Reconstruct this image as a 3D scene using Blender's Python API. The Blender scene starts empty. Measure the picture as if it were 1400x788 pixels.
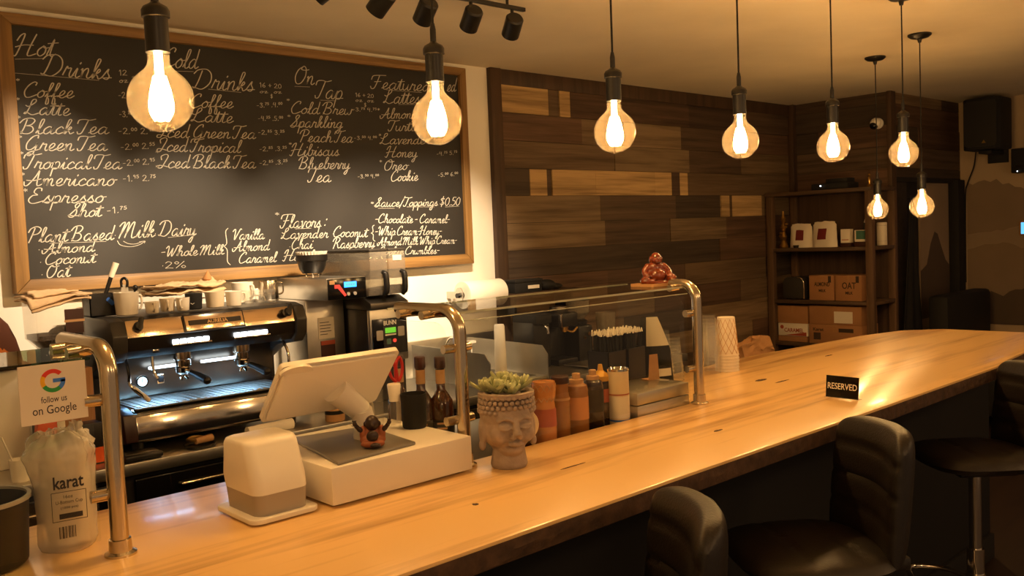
import bpy, bmesh, math, random
from mathutils import Vector, Matrix, noise
from math import pi, sin, cos, radians
random.seed(7)
S = bpy.context.scene
COL = S.collection

# ------------------------------------------------------------------ camera, world, exposure
cam_data = bpy.data.cameras.new('camera')
cam = bpy.data.objects.new('camera', cam_data)
COL.objects.link(cam)
cam_data.sensor_width = 36
cam_data.lens = 31.43
cam_data.clip_start = 0.02
cam.matrix_world = Matrix(((0.73655729, 0.07063032, -0.67267727, 0),
                           (-0.67508819, 0.01544636, -0.73757531, 0),
                           (-0.04170476, 0.99738296, 0.05905882, 1.64),
                           (0, 0, 0, 1)))
S.camera = cam
world = bpy.data.worlds.new('world')
S.world = world
world.use_nodes = True
world.node_tree.nodes['Background'].inputs[0].default_value = (1.0, 0.60, 0.32, 1)
world.node_tree.nodes['Background'].inputs[1].default_value = 0.15
S.view_settings.view_transform = 'Standard'
S.view_settings.look = 'None'
S.view_settings.exposure = 0.85
S.view_settings.gamma = 1.0
S.view_settings.use_curve_mapping = False
S.cycles.transparent_max_bounces = 48
BULB_W = 10.3
BULB_COL = (1.0, 0.53, 0.17)
SPOT_W = 105.0
DINE_W = 13.0
SPOT_COL = (1.0, 0.74, 0.46)

# fill lights without fixtures, added behind the viewer to brighten front faces
for i_, (lx, ly) in enumerate(((-0.2, -1.0), (1.8, -1.1), (4.2, -0.9))):
    ld = bpy.data.lights.new('fill_light', 'POINT'); ld.energy = DINE_W; ld.color = (1.0, 0.60, 0.27); ld.shadow_soft_size = 0.12
    lo_ = bpy.data.objects.new('fill_light', ld); COL.objects.link(lo_); lo_.location = (lx, ly, 2.35)

CEIL = 2.628          # ceiling height
YW = 4.0              # back wall
CT = 1.07             # bar top height
BC = 0.88             # back counter height

# ------------------------------------------------------------------ materials
def lin(h):
    h = h.lstrip('#')
    v = [int(h[i:i + 2], 16) / 255 for i in (0, 2, 4)]
    return tuple(c / 12.92 if c <= 0.04045 else ((c + 0.055) / 1.055) ** 2.4 for c in v) + (1,)

def nodes(name):
    m = bpy.data.materials.new(name)
    m.use_nodes = True
    return m, m.node_tree.nodes, m.node_tree.links

def mat(name, col, rough=0.5, metal=0.0, var=0.0, scale=20.0, bump=0.0, emit=None, estr=0.0, coat=0.0, sss=0.0, trans=0.0, spec=None):
    m, N, L = nodes(name)
    b = N['Principled BSDF']
    c = lin(col) if isinstance(col, str) else tuple(col) + (1,)
    b.inputs['Base Color'].default_value = c
    b.inputs['Roughness'].default_value = rough
    b.inputs['Metallic'].default_value = metal
    b.inputs['Coat Weight'].default_value = coat
    if spec is not None:
        b.inputs['Specular IOR Level'].default_value = spec
    if trans:
        b.inputs['Transmission Weight'].default_value = trans
    if emit:
        b.inputs['Emission Color'].default_value = lin(emit)
        b.inputs['Emission Strength'].default_value = estr
    tc = N.new('ShaderNodeTexCoord')
    nz = N.new('ShaderNodeTexNoise')
    nz.inputs['Scale'].default_value = scale
    nz.inputs['Detail'].default_value = 4
    L.new(tc.outputs['Object'], nz.inputs['Vector'])
    if var:
        rp = N.new('ShaderNodeValToRGB')
        rp.color_ramp.elements[0].position = 0.3
        rp.color_ramp.elements[1].position = 0.7
        rp.color_ramp.elements[0].color = tuple(x * (1 - var) for x in c[:3]) + (1,)
        rp.color_ramp.elements[1].color = tuple(min(1, x * (1 + var)) for x in c[:3]) + (1,)
        L.new(nz.outputs['Fac'], rp.inputs['Fac'])
        L.new(rp.outputs['Color'], b.inputs['Base Color'])
    if bump:
        bp = N.new('ShaderNodeBump')
        bp.inputs['Strength'].default_value = bump
        bp.inputs['Distance'].default_value = 0.01
        L.new(nz.outputs['Fac'], bp.inputs['Height'])
        L.new(bp.outputs['Normal'], b.inputs['Normal'])
    return m

def wood(name, c1, c2, rough=0.45, axis='x', fine=14.0, coat=0.0, plank=0.0, long=0.9, bump=0.1, attr=False):
    """grain stretched along one object axis; plank > 0 adds glued strips of that width across it"""
    m, N, L = nodes(name)
    b = N['Principled BSDF']
    b.inputs['Roughness'].default_value = rough
    b.inputs['Coat Weight'].default_value = coat
    b.inputs['Coat Roughness'].default_value = 0.12
    tc = N.new('ShaderNodeTexCoord')
    mp = N.new('ShaderNodeMapping')
    sc = {'x': (long, fine, fine), 'y': (fine, long, fine), 'z': (fine, fine, long)}[axis]
    mp.inputs['Scale'].default_value = sc
    L.new(tc.outputs['Object'], mp.inputs['Vector'])
    n1 = N.new('ShaderNodeTexNoise')
    n1.inputs['Scale'].default_value = 1.0
    n1.inputs['Detail'].default_value = 6
    n1.inputs['Distortion'].default_value = 0.6
    L.new(mp.outputs['Vector'], n1.inputs['Vector'])
    n2 = N.new('ShaderNodeTexNoise')
    n2.inputs['Scale'].default_value = 5.0
    n2.inputs['Detail'].default_value = 3
    L.new(mp.outputs['Vector'], n2.inputs['Vector'])
    ad = N.new('ShaderNodeMath'); ad.operation = 'MULTIPLY_ADD'
    ad.inputs[1].default_value = 0.35
    L.new(n2.outputs['Fac'], ad.inputs[0]); L.new(n1.outputs['Fac'], ad.inputs[2])
    fac = ad.outputs[0]
    if plank:
        sp = N.new('ShaderNodeSeparateXYZ')
        L.new(tc.outputs['Object'], sp.inputs[0])
        dv = N.new('ShaderNodeMath'); dv.operation = 'DIVIDE'; dv.inputs[1].default_value = plank
        L.new(sp.outputs['Y' if axis == 'x' else 'X'], dv.inputs[0])
        fl = N.new('ShaderNodeMath'); fl.operation = 'FLOOR'
        L.new(dv.outputs[0], fl.inputs[0])
        wn = N.new('ShaderNodeTexWhiteNoise'); wn.noise_dimensions = '1D'
        L.new(fl.outputs[0], wn.inputs['W'])
        a2 = N.new('ShaderNodeMath'); a2.operation = 'MULTIPLY_ADD'; a2.inputs[1].default_value = 0.15
        L.new(wn.outputs['Value'], a2.inputs[0]); L.new(fac, a2.inputs[2])
        fac = a2.outputs[0]
    rp = N.new('ShaderNodeValToRGB')
    e = rp.color_ramp.elements
    lo = 0.38 + (0.05 if plank else 0)
    e[0].position = lo; e[1].position = lo + (0.34 if plank else 0.42)
    e[0].color = lin(c2); e[1].color = lin(c1)
    L.new(fac, rp.inputs['Fac'])
    out = rp.outputs['Color']
    if attr:
        at = N.new('ShaderNodeAttribute'); at.attribute_name = 'plank'
        mx = N.new('ShaderNodeMix'); mx.data_type = 'RGBA'; mx.blend_type = 'MULTIPLY'
        mx.inputs[0].default_value = 1.0
        L.new(out, mx.inputs[6]); L.new(at.outputs['Color'], mx.inputs[7])
        out = mx.outputs[2]
    L.new(out, b.inputs['Base Color'])
    if bump:
        bp = N.new('ShaderNodeBump'); bp.inputs['Strength'].default_value = bump
        bp.inputs['Distance'].default_value = 0.004
        L.new(fac, bp.inputs['Height']); L.new(bp.outputs['Normal'], b.inputs['Normal'])
    return m

def clear(name, tint=(1, 1, 1), refl=1.0, rough=0.02, haze=0.0, hazecol=(1, 1, 1), translucent=0.0):
    """thin clear sheet: see-through with fresnel reflection and optional milky haze"""
    m, N, L = nodes(name)
    N.remove(N['Principled BSDF'])
    out = N['Material Output']
    tr = N.new('ShaderNodeBsdfTransparent'); tr.inputs[0].default_value = tuple(tint) + (1,)
    gl = N.new('ShaderNodeBsdfGlossy'); gl.inputs['Roughness'].default_value = rough
    base = tr.outputs[0]
    if haze:
        df = N.new('ShaderNodeBsdfDiffuse' if not translucent else 'ShaderNodeBsdfTranslucent')
        df.inputs[0].default_value = tuple(hazecol) + (1,)
        mh = N.new('ShaderNodeMixShader'); mh.inputs[0].default_value = haze
        L.new(base, mh.inputs[1]); L.new(df.outputs[0], mh.inputs[2])
        base = mh.outputs[0]
    fr = N.new('ShaderNodeFresnel'); fr.inputs[0].default_value = 1.45
    mu = N.new('ShaderNodeMath'); mu.operation = 'MULTIPLY'; mu.inputs[1].default_value = refl
    L.new(fr.outputs[0], mu.inputs[0])
    ge = N.new('ShaderNodeNewGeometry')
    inv = N.new('ShaderNodeMath'); inv.operation = 'SUBTRACT'; inv.inputs[0].default_value = 1.0
    L.new(ge.outputs['Backfacing'], inv.inputs[1])
    m2 = N.new('ShaderNodeMath'); m2.operation = 'MULTIPLY'
    L.new(mu.outputs[0], m2.inputs[0]); L.new(inv.outputs[0], m2.inputs[1]); mu = m2
    mx = N.new('ShaderNodeMixShader')
    L.new(mu.outputs[0], mx.inputs[0]); L.new(base, mx.inputs[1]); L.new(gl.outputs[0], mx.inputs[2])
    L.new(mx.outputs[0], out.inputs[0])
    return m

def emis(name, col, s):
    m, N, L = nodes(name)
    b = N['Principled BSDF']
    b.inputs['Base Color'].default_value = (0.02, 0.02, 0.02, 1)
    b.inputs['Emission Color'].default_value = tuple(col) + (1,)
    b.inputs['Emission Strength'].default_value = s
    return m

M = {}
M['wall'] = mat('white wall paint', '#e9e4da', 0.85, var=0.03, scale=3, bump=0.05)
M['ceil'] = mat('ceiling paint', '#e4d8c2', 0.9, var=0.06, scale=2.2, bump=0.3)
M['floor'] = wood('dark floor boards', '#2e2017', '#150e09', 0.5, 'x', 9, plank=0.14)
M['counter'] = wood('bar top timber', '#efc684', '#99642b', 0.33, 'x', 11, coat=0.35, plank=0.165, long=0.75, bump=0.03)
M['bark'] = mat('live edge bark', '#4a3322', 0.8, var=0.35, scale=30, bump=0.6)
M['panel_black'] = mat('black bar front', '#080607', 0.7)
M['planks'] = wood('reclaimed plank', '#ffffff', '#8f8578', 0.7, 'x', 22, attr=True, bump=0.3)
M['planks_y'] = wood('reclaimed plank side', '#ffffff', '#8f8578', 0.7, 'y', 22, attr=True, bump=0.3)
M['trimwood'] = wood('dark trim timber', '#4b3626', '#2c1e14', 0.6, 'z', 20)
M['shelfwood'] = wood('shelf timber', '#644a34', '#3c2b1e', 0.6, 'z', 18)
M['shelfboard'] = wood('shelf board timber', '#5a4430', '#35261a', 0.6, 'y', 18)
M['frame'] = wood('oak frame', '#94703f', '#5d4122', 0.55, 'x', 30, bump=0.5)
M['frame_v'] = wood('oak frame upright', '#94703f', '#5d4122', 0.55, 'z', 30, bump=0.5)
M['slate'] = mat('chalkboard', '#211f1e', 0.6, var=0.12, scale=3)
M['chalk'] = mat('chalk', '#c2beb5', 0.95, var=0.12, scale=60)
M['steel'] = mat('brushed steel', '#c2beb6', 0.36, 1.0, var=0.06, scale=12)
M['chrome'] = mat('polished steel', '#d9d2c6', 0.12, 1.0)
M['tube'] = mat('brushed tube steel', '#c9bca6', 0.2, 1.0)
M['steel_dark'] = mat('dark steel', '#6a655e', 0.35, 1.0, var=0.1, scale=10)
M['black'] = mat('black plastic', '#151313', 0.4)
M['blackmat'] = mat('matte black', '#0f0d0d', 0.75)
M['blackgloss'] = mat('glossy black', '#0c0b0b', 0.15)
M['white_pl'] = mat('white plastic', '#e8e2d6', 0.35)
M['grey_pl'] = mat('grey plastic', '#a89f92', 0.45)
M['platemetal'] = mat('grey base plate', '#8d8880', 0.4, 0.6)
M['ceramic'] = mat('white ceramic', '#e9e0d0', 0.25)
M['ceramic_cream'] = mat('cream ceramic', '#d9c9ae', 0.3)
M['leather'] = mat('black leather', '#1e1814', 0.45, var=0.12, scale=180, bump=0.12)
M['glass'] = clear('clear guard glass', (0.97, 0.98, 0.96), 0.9)
M['paneedge'] = clear('pane edge highlight', (0.8, 0.9, 0.8), 1.0, 0.1, haze=0.55, hazecol=(0.75, 0.74, 0.62))  # highlight of the polished glass edges put into the colour as pale haze
M['glassedge'] = clear('glass edge', (0.45, 0.62, 0.50), 0.8)
M['cupclear'] = clear('clear cup plastic', (0.995, 0.995, 0.985), 1.3, 0.06, haze=0.04, hazecol=(0.95, 0.93, 0.88))
M['hopper'] = clear('smoky hopper plastic', (0.80, 0.77, 0.70), 1.0, 0.1, haze=0.25, hazecol=(0.55, 0.5, 0.42))
M['hopper_clear'] = clear('clear hopper plastic', (0.94, 0.92, 0.88), 1.0, 0.05, haze=0.10, hazecol=(0.6, 0.52, 0.42))
M['bulb'] = clear('amber bulb glass', (1.0, 0.90, 0.72), 0.9, 0.03, haze=0.022, hazecol=(1.0, 0.74, 0.45), translucent=1)
M['filament'] = emis('glowing filament', (1.0, 0.72, 0.36), 60)
M['led_white'] = emis('white led strip', (0.75, 0.88, 1.0), 4)
M['btn_white'] = emis('lit button', (0.9, 0.97, 1.0), 4)
M['lcd_blue'] = emis('blue display', (0.02, 0.22, 1.0), 2.5)
M['lcd_green'] = emis('green display', (0.12, 0.45, 0.02), 0.8)
M['lit_red'] = emis('red lit button', (1.0, 0.05, 0.03), 0.6)
M['screen'] = emis('lit screen', (0.10, 0.40, 0.75), 1.0)
M['red'] = mat('red plastic', '#b02018', 0.4)
M['kraft'] = mat('kraft paper', '#a87a4c', 0.8, var=0.08, scale=25, bump=0.1)
M['carton'] = mat('corrugated carton', '#a3744a', 0.8, var=0.06, scale=9)
M['carton_dk'] = mat('printed carton ink', '#3a2a1c', 0.8)
M['paper'] = mat('white paper', '#e6dfd2', 0.8, var=0.03, scale=10)
M['ink'] = mat('dark ink', '#1d1a24', 0.7)
M['stone'] = mat('terracotta grey stone', '#a09084', 0.85, var=0.15, scale=35, bump=0.5)
M['leaf'] = mat('succulent leaf', '#aab082', 0.5, var=0.25, scale=25)
M['soil'] = mat('potting soil', '#2a2118', 0.95, bump=0.6, scale=80)
M['rosewood'] = mat('carved red wood', '#702e12', 0.22, var=0.25, scale=25, coat=0.5)
M['cloth'] = mat('linen cloth', '#c9ab86', 0.9, var=0.08, scale=60, bump=0.2)
M['beans'] = mat('coffee beans', '#2a1710', 0.5, var=0.4, scale=120, bump=1.0)
M['skin_doll'] = mat('dark figurine resin', '#2c1a12', 0.35, var=0.1, scale=30)
M['robe'] = mat('orange figurine robe', '#93502c', 0.5, var=0.1, scale=30)
M['orange'] = mat('orange bag', '#d3561c', 0.5, var=0.1, scale=14)
M['blue_g'] = mat('logo blue', '#3f7fe8', 0.6)
M['green_g'] = mat('logo green', '#2f9e4d', 0.6)
M['yellow_g'] = mat('logo yellow', '#f0b71c', 0.6)
M['red_g'] = mat('logo red', '#dd3a2a', 0.6)
M['mural_sky'] = mat('mural sky paint', '#b09a7c', 0.8, var=0.06, scale=1.5)
M['mural_far'] = mat('mural far mountain paint', '#86725c', 0.8, var=0.1, scale=2)
M['mural_mid'] = mat('mural mist paint', '#97836b', 0.8, var=0.12, scale=2)
M['mural_near'] = mat('mural near mountain paint', '#55463a', 0.8, var=0.12, scale=2)
M['sauce_brown'] = mat('brown syrup', '#2c140c', 0.15, coat=0.5)
M['sauce_orange'] = mat('orange sauce', '#c4814a', 0.25, coat=0.3)
M['sauce_caramel'] = mat('caramel sauce', '#92602f', 0.25, coat=0.3)
M['sauce_dark'] = mat('dark chocolate sauce', '#2a1c14', 0.25, coat=0.3)
M['lid_yellow'] = mat('yellow squeeze cap', '#c9952c', 0.4)
M['lid_brown'] = mat('brown cap', '#3b2018', 0.4)
M['label_tan'] = mat('tan label', '#b58a5c', 0.7)
M['label_cream'] = mat('cream label', '#d9c4a0', 0.7)
M['label_red'] = mat('red label', '#a4472c', 0.6)
M['label_maroon'] = mat('maroon label', '#6d1a1c', 0.7)
M['label_green'] = mat('green label', '#3f6a5c', 0.7)
M['label_white'] = mat('white label', '#ded4c2', 0.7)
M['bag_pl'] = clear('cloudy bag plastic', (0.93, 0.91, 0.88), 1.0, 0.2, haze=0.36, hazecol=(0.95, 0.9, 0.84))
M['cupstack'] = mat('frosted cup plastic', '#eee6d8', 0.35)
M['bottleglass'] = clear('bottle glass', (0.55, 0.36, 0.22), 1.0, 0.03)
M['syrup'] = mat('amber syrup', '#3a1c0a', 0.1, coat=0.8)
M['brass'] = mat('brass', '#b08a4a', 0.35, 1.0)
M['copper'] = mat('polished warm steel', '#d8c2a8', 0.16, 1.0)
M['machine_dk'] = mat('espresso machine dark panel', '#1c1714', 0.35)
M['machine_side'] = mat('espresso machine side panel', '#33302d', 0.4)
M['machine_red'] = mat('dark red brown side cheek', '#2d120c', 0.35)
M['bluepaint'] = mat('blue plastic', '#2c5fb8', 0.5)
M['hat_brown'] = mat('brown felt', '#4a2412', 0.9)
M['hat_orange'] = mat('orange felt', '#a85a18', 0.9)

# ------------------------------------------------------------------ mesh helpers
I4 = Matrix.Identity(4)
def T(x, y, z): return Matrix.Translation((x, y, z))
def RZ(a): return Matrix.Rotation(radians(a), 4, 'Z')
def RX(a): return Matrix.Rotation(radians(a), 4, 'X')
def RY(a): return Matrix.Rotation(radians(a), 4, 'Y')

def link(o, parent=None):
    COL.objects.link(o)
    if parent is not None:
        o.parent = parent
    return o

def tag(o, label=None, cat=None, group=None, kind=None):
    if label: o['label'] = label
    if cat: o['category'] = cat
    if group: o['group'] = group
    if kind: o['kind'] = kind
    return o

def thing(name, label, cat, loc=(0, 0, 0), rz=0, group=None):
    o = bpy.data.objects.new(name, None)
    o.empty_display_size = 0.05
    o.location = loc
    o.rotation_euler = (0, 0, radians(rz))
    link(o)
    return tag(o, label, cat, group)

class MB:
    def __init__(self): self.bm = bmesh.new()
    def _add(self, t, mtx=None, mi=0):
        if mtx is not None: bmesh.ops.transform(t, matrix=mtx, verts=t.verts)
        for f in t.faces: f.material_index = mi
        me = bpy.data.meshes.new('tmp'); t.to_mesh(me); t.free()
        self.bm.from_mesh(me); bpy.data.meshes.remove(me)
        return self
    def box(self, x0, x1, y0, y1, z0, z1, bev=0.0, mtx=None, mi=0, seg=2):
        t = bmesh.new()
        bmesh.ops.create_cube(t, size=1)
        bmesh.ops.transform(t, matrix=T((x0 + x1) / 2, (y0 + y1) / 2, (z0 + z1) / 2) @ Matrix.Diagonal((x1 - x0, y1 - y0, z1 - z0, 1)), verts=t.verts)
        if bev:
            bmesh.ops.bevel(t, geom=t.edges[:], offset=bev, segments=seg, affect='EDGES', profile=0.5)
        return self._add(t, mtx, mi)
    def cyl(self, p, q, r0, r1=None, seg=20, mi=0, mtx=None):
        p, q = Vector(p), Vector(q)
        r1 = r0 if r1 is None else r1
        t = bmesh.new()
        bmesh.ops.create_cone(t, cap_ends=True, segments=seg, radius1=r0, radius2=r1, depth=(q - p).length)
        m = T(*((p + q) / 2)) @ (q - p).to_track_quat('Z', 'Y').to_matrix().to_4x4()
        return self._add(t, (mtx @ m) if mtx is not None else m, mi)
    def lathe(self, prof, seg=28, mtx=None, mi=0, closed=False):
        """prof: (r, z) from bottom to top, revolved about z"""
        t = bmesh.new(); rings = []
        for r, z in prof:
            if r < 1e-6: rings.append([t.verts.new((0, 0, z))])
            else: rings.append([t.verts.new((r * cos(2 * pi * i / seg), r * sin(2 * pi * i / seg), z)) for i in range(seg)])
        for a, b in zip(rings, rings[1:]):
            for i in range(seg):
                j = (i + 1) % seg
                if len(a) == 1 and len(b) == 1: continue
                if len(a) == 1: t.faces.new((a[0], b[j], b[i]))
                elif len(b) == 1: t.faces.new((a[i], a[j], b[0]))
                else: t.faces.new((a[i], a[j], b[j], b[i]))
        bmesh.ops.recalc_face_normals(t, faces=t.faces)
        return self._add(t, mtx, mi)
    def tube(self, pts, r, seg=12, mtx=None, mi=0, smooth=0):
        pts = [Vector(p) for p in pts]
        if smooth: pts = catmull(pts, smooth)
        t = bmesh.new(); rings = []; up = None
        rr = r if isinstance(r, (list, tuple)) else None
        for i, p in enumerate(pts):
            d = (pts[min(i + 1, len(pts) - 1)] - pts[max(i - 1, 0)]).normalized()
            if up is None: up = d.orthogonal().normalized()
            up = (up - d * up.dot(d)).normalized()
            s = d.cross(up)
            rad = rr[min(len(rr) - 1, int(i * len(rr) / len(pts)))] if rr else r
            rings.append([t.verts.new(p + (up * cos(2 * pi * k / seg) + s * sin(2 * pi * k / seg)) * rad) for k in range(seg)])
        for a, b in zip(rings, rings[1:]):
            for k in range(seg):
                t.faces.new((a[k], a[(k + 1) % seg], b[(k + 1) % seg], b[k]))
        t.faces.new(rings[0]); t.faces.new(rings[-1])
        bmesh.ops.recalc_face_normals(t, faces=t.faces)
        return self._add(t, mtx, mi)
    def prism(self, poly, h0, h1, mtx=None, mi=0, bev=0.0, seg=2):
        """poly in xy extruded between z = h0 and h1"""
        t = bmesh.new()
        vs = [t.verts.new((x, y, h0)) for x, y in poly]
        f = t.faces.new(vs)
        r = bmesh.ops.extrude_face_region(t, geom=[f])
        for v in r['geom']:
            if isinstance(v, bmesh.types.BMVert): v.co.z = h1
        bmesh.ops.recalc_face_normals(t, faces=t.faces)
        if bev: bmesh.ops.bevel(t, geom=t.edges[:], offset=bev, segments=seg, affect='EDGES', profile=0.5)
        return self._add(t, mtx, mi)
    def ball(self, c, r, mtx=None, mi=0, rot=None, sub=3):
        t = bmesh.new()
        bmesh.ops.create_icosphere(t, subdivisions=sub, radius=1)
        r = (r, r, r) if not isinstance(r, (tuple, list)) else r
        m = T(*c) @ (rot if rot is not None else I4) @ Matrix.Diagonal((r[0], r[1], r[2], 1))
        return self._add(t, (mtx @ m) if mtx is not None else m, mi)
    def quadgrid(self, fn, nu, nv, mi=0, mtx=None):
        t = bmesh.new()
        g = [[t.verts.new(fn(i / nu, j / nv)) for j in range(nv + 1)] for i in range(nu + 1)]
        for i in range(nu):
            for j in range(nv):
                t.faces.new((g[i][j], g[i + 1][j], g[i + 1][j + 1], g[i][j + 1]))
        return self._add(t, mtx, mi)
    def build(self, name, mats, parent=None, angle=35, voxel=0.0, smooth_it=0, solid=0.0):
        me = bpy.data.meshes.new(name)
        self.bm.to_mesh(me); self.bm.free()
        for m in (mats if isinstance(mats, (list, tuple)) else [mats]):
            me.materials.append(M[m] if isinstance(m, str) else m)
        me.polygons.foreach_set('use_smooth', [True] * len(me.polygons))
        if not voxel: me.set_sharp_from_angle(angle=radians(angle))
        o = link(bpy.data.objects.new(name, me), parent)
        if voxel:
            md = o.modifiers.new('fuse', 'REMESH'); md.mode = 'VOXEL'; md.voxel_size = voxel; md.use_smooth_shade = True
        if smooth_it:
            md = o.modifiers.new('smooth', 'SMOOTH'); md.factor = 0.5; md.iterations = smooth_it
        if solid:
            md = o.modifiers.new('solid', 'SOLIDIFY'); md.thickness = solid
        return o

def catmull(pts, n):
    out = []
    P = [pts[0] * 2 - pts[1]] + list(pts) + [pts[-1] * 2 - pts[-2]]
    for i in range(1, len(P) - 2):
        a, b, c, d = P[i - 1], P[i], P[i + 1], P[i + 2]
        for k in range(n):
            t = k / n
            out.append(0.5 * ((2 * b) + (c - a) * t + (2 * a - 5 * b + 4 * c - d) * t * t + (3 * b - a - 3 * c + d) * t ** 3))
    out.append(P[-2])
    return out

def struct(o):
    o['kind'] = 'structure'
    return o

FONT_CACHE = {}
def text_mesh(mb, s, size, mtx, mi=0, ex=0.0004, align='CENTER', bold=0.0, width=None):
    """lettering in the built-in sans face; local x right, y up, z out of the surface"""
    cu = bpy.data.curves.new('lettering', 'FONT')
    cu.body = s; cu.size = size; cu.align_x = align; cu.align_y = 'CENTER'
    cu.extrude = ex; cu.offset = bold; cu.resolution_u = 3
    ob = bpy.data.objects.new('lettering', cu)
    COL.objects.link(ob)
    dg = bpy.context.evaluated_depsgraph_get(); dg.update()
    me = bpy.data.meshes.new_from_object(ob.evaluated_get(dg))
    t = bmesh.new(); t.from_mesh(me)
    bpy.data.meshes.remove(me)
    bpy.data.objects.remove(ob); bpy.data.curves.remove(cu)
    if width and len(t.verts):
        xs = [v.co.x for v in t.verts]
        k = width / (max(xs) - min(xs))
        bmesh.ops.transform(t, matrix=Matrix.Diagonal((k, 1, 1, 1)), verts=t.verts)
    mb._add(t, mtx, mi)
    return mb

def basis(o, xd, yd):
    """frame with local x along xd, local y along yd, origin o"""
    x = Vector(xd).normalized(); y = Vector(yd); y = (y - x * y.dot(x)).normalized(); z = x.cross(y)
    m = Matrix((x, y, z)).transposed().to_4x4()
    return T(*o) @ m
FRONT_X = lambda x, y, z: basis((x, y, z), (1, 0, 0), (0, 0, 1))      # reads from -y side
FACE_NEGX = lambda x, y, z: basis((x, y, z), (0, -1, 0), (0, 0, 1))   # reads from -x side

def dup(root, loc, rz=None, label=None, group=None):
    r = root.copy(); COL.objects.link(r); r.location = loc
    if rz is not None: r.rotation_euler = (0, 0, radians(rz))
    if label: r['label'] = label
    if group: r['group'] = group
    for ch in list(root.children):
        c = ch.copy(); COL.objects.link(c); c.parent = r
        if 'label' in c and False: del c['label']
        for g in list(ch.children):
            d = g.copy(); COL.objects.link(d); d.parent = c
    return r

# ------------------------------------------------------------------ the room
X0, X1, YB = -1.2, 8.24, -1.6
mb = MB(); mb.box(X0, X1 + 0.2, YB, YW + 0.2, -0.1, 0); struct(mb.build('floor', 'floor'))
mb = MB(); mb.box(X0, X1 + 0.2, YB, YW + 0.2, CEIL, CEIL + 0.1); struct(mb.build('ceiling', 'ceil'))
mb = MB(); mb.box(X0, 3.516, YW, YW + 0.2, 0, CEIL); struct(mb.build('wall_back', 'wall'))
mb = MB(); mb.box(X0 - 0.2, X0, YB, YW + 0.2, 0, CEIL); struct(mb.build('wall_left', 'wall'))
mb = MB(); mb.box(X1, X1 + 0.2, YB, 3.16, 0, CEIL); struct(mb.build('wall_right', 'mural_sky'))

LIGHTW = (0.52, 0.345, 0.155); MIDW = (0.205, 0.140, 0.078); PAL = [(0.125, 0.078, 0.046), (0.09, 0.054, 0.032), (0.16, 0.102, 0.056), (0.062, 0.040, 0.026), (0.115, 0.062, 0.036), (0.21, 0.138, 0.074), (0.075, 0.042, 0.026)]
def plank_wall(name, along, a0, a1, fixed, sign, lights=(), z0=0.0, seed=1, m='planks', h=0.166, top=2.541, depth=0.2):
    """boards of random length laid in rows; each board is its own slightly raised panel"""
    rnd = random.Random(seed)
    bm = bmesh.new(); lay = bm.loops.layers.float_color.new('plank')
    def board(u0, u1, zb, zt, col, out):
        g = 0.0015
        u0 += g; u1 -= g; zb += g; zt -= g
        f0, f1 = fixed, fixed + sign * out
        c = [(u0, zb), (u1, zb), (u1, zt), (u0, zt)]
        P = lambda u, z, f: (u, f, z) if along == 'x' else (f, u, z)
        inn = [bm.verts.new(P(u, z, f0 - sign * 0.002)) for u, z in c]
        outv = [bm.verts.new(P(u, z, f1)) for u, z in c]
        fs = [bm.faces.new(outv)] + [bm.faces.new((inn[i], inn[(i + 1) % 4], outv[(i + 1) % 4], outv[i])) for i in range(4)]
        for f in fs:
            for l in f.loops: l[lay] = col + (1,)
    z = top; row = 0; zt = CEIL
    rows = [(top, CEIL)]
    while z > z0 + 0.02:
        rows.append((max(z0, z - h), z)); z -= h
    for ri, (zb, ztp) in enumerate(rows):
        fixedl = [l for l in lights if l[0] == ri - 1]
        spans = []; u = a0
        for l in sorted(fixedl, key=lambda q: q[1]):
            if l[1] > u: spans.append((u, l[1], None))
            spans.append((l[1], l[2], MIDW if len(l) > 3 else LIGHTW)); u = l[2]
        spans.append((u, a1, None))
        for s0, s1, c in spans:
            if c:
                k = rnd.uniform(0.85, 1.1); board(s0, s1, zb, ztp, tuple(q * k for q in c), rnd.uniform(0.012, 0.018)); continue
            u = s0
            while u < s1 - 0.01:
                w = rnd.uniform(0.5, 1.5); e = u + w
                if s1 - e < 0.25: e = s1
                k = rnd.uniform(0.8, 1.2)
                board(u, min(e, s1), zb, ztp, tuple(q * k for q in rnd.choice(PAL)), rnd.uniform(0.006, 0.016)); u = e
    # the wall body behind the boards
    b = [a0, a1]
    lo, hi = sorted((fixed, fixed - sign * depth))
    t = bmesh.new(); bmesh.ops.create_cube(t, size=1)
    if along == 'x': mt = T((a0 + a1) / 2, (lo + hi) / 2, (z0 + CEIL) / 2) @ Matrix.Diagonal((a1 - a0, hi - lo, CEIL - z0, 1))
    else: mt = T((lo + hi) / 2, (a0 + a1) / 2, (z0 + CEIL) / 2) @ Matrix.Diagonal((hi - lo, a1 - a0, CEIL - z0, 1))
    bmesh.ops.transform(t, matrix=mt, verts=t.verts)
    l2 = t.loops.layers.float_color.new('plank')
    for f in t.faces:
        for l in f.loops: l[l2] = (0.03, 0.02, 0.014, 1)
    me2 = bpy.data.meshes.new('t'); t.to_mesh(me2); t.free(); bm.from_mesh(me2); bpy.data.meshes.remove(me2)
    bmesh.ops.recalc_face_normals(bm, faces=bm.faces)
    me = bpy.data.meshes.new(name); bm.to_mesh(me); bm.free(); me.materials.append(M[m])
    return struct(link(bpy.data.objects.new(name, me)))

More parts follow.
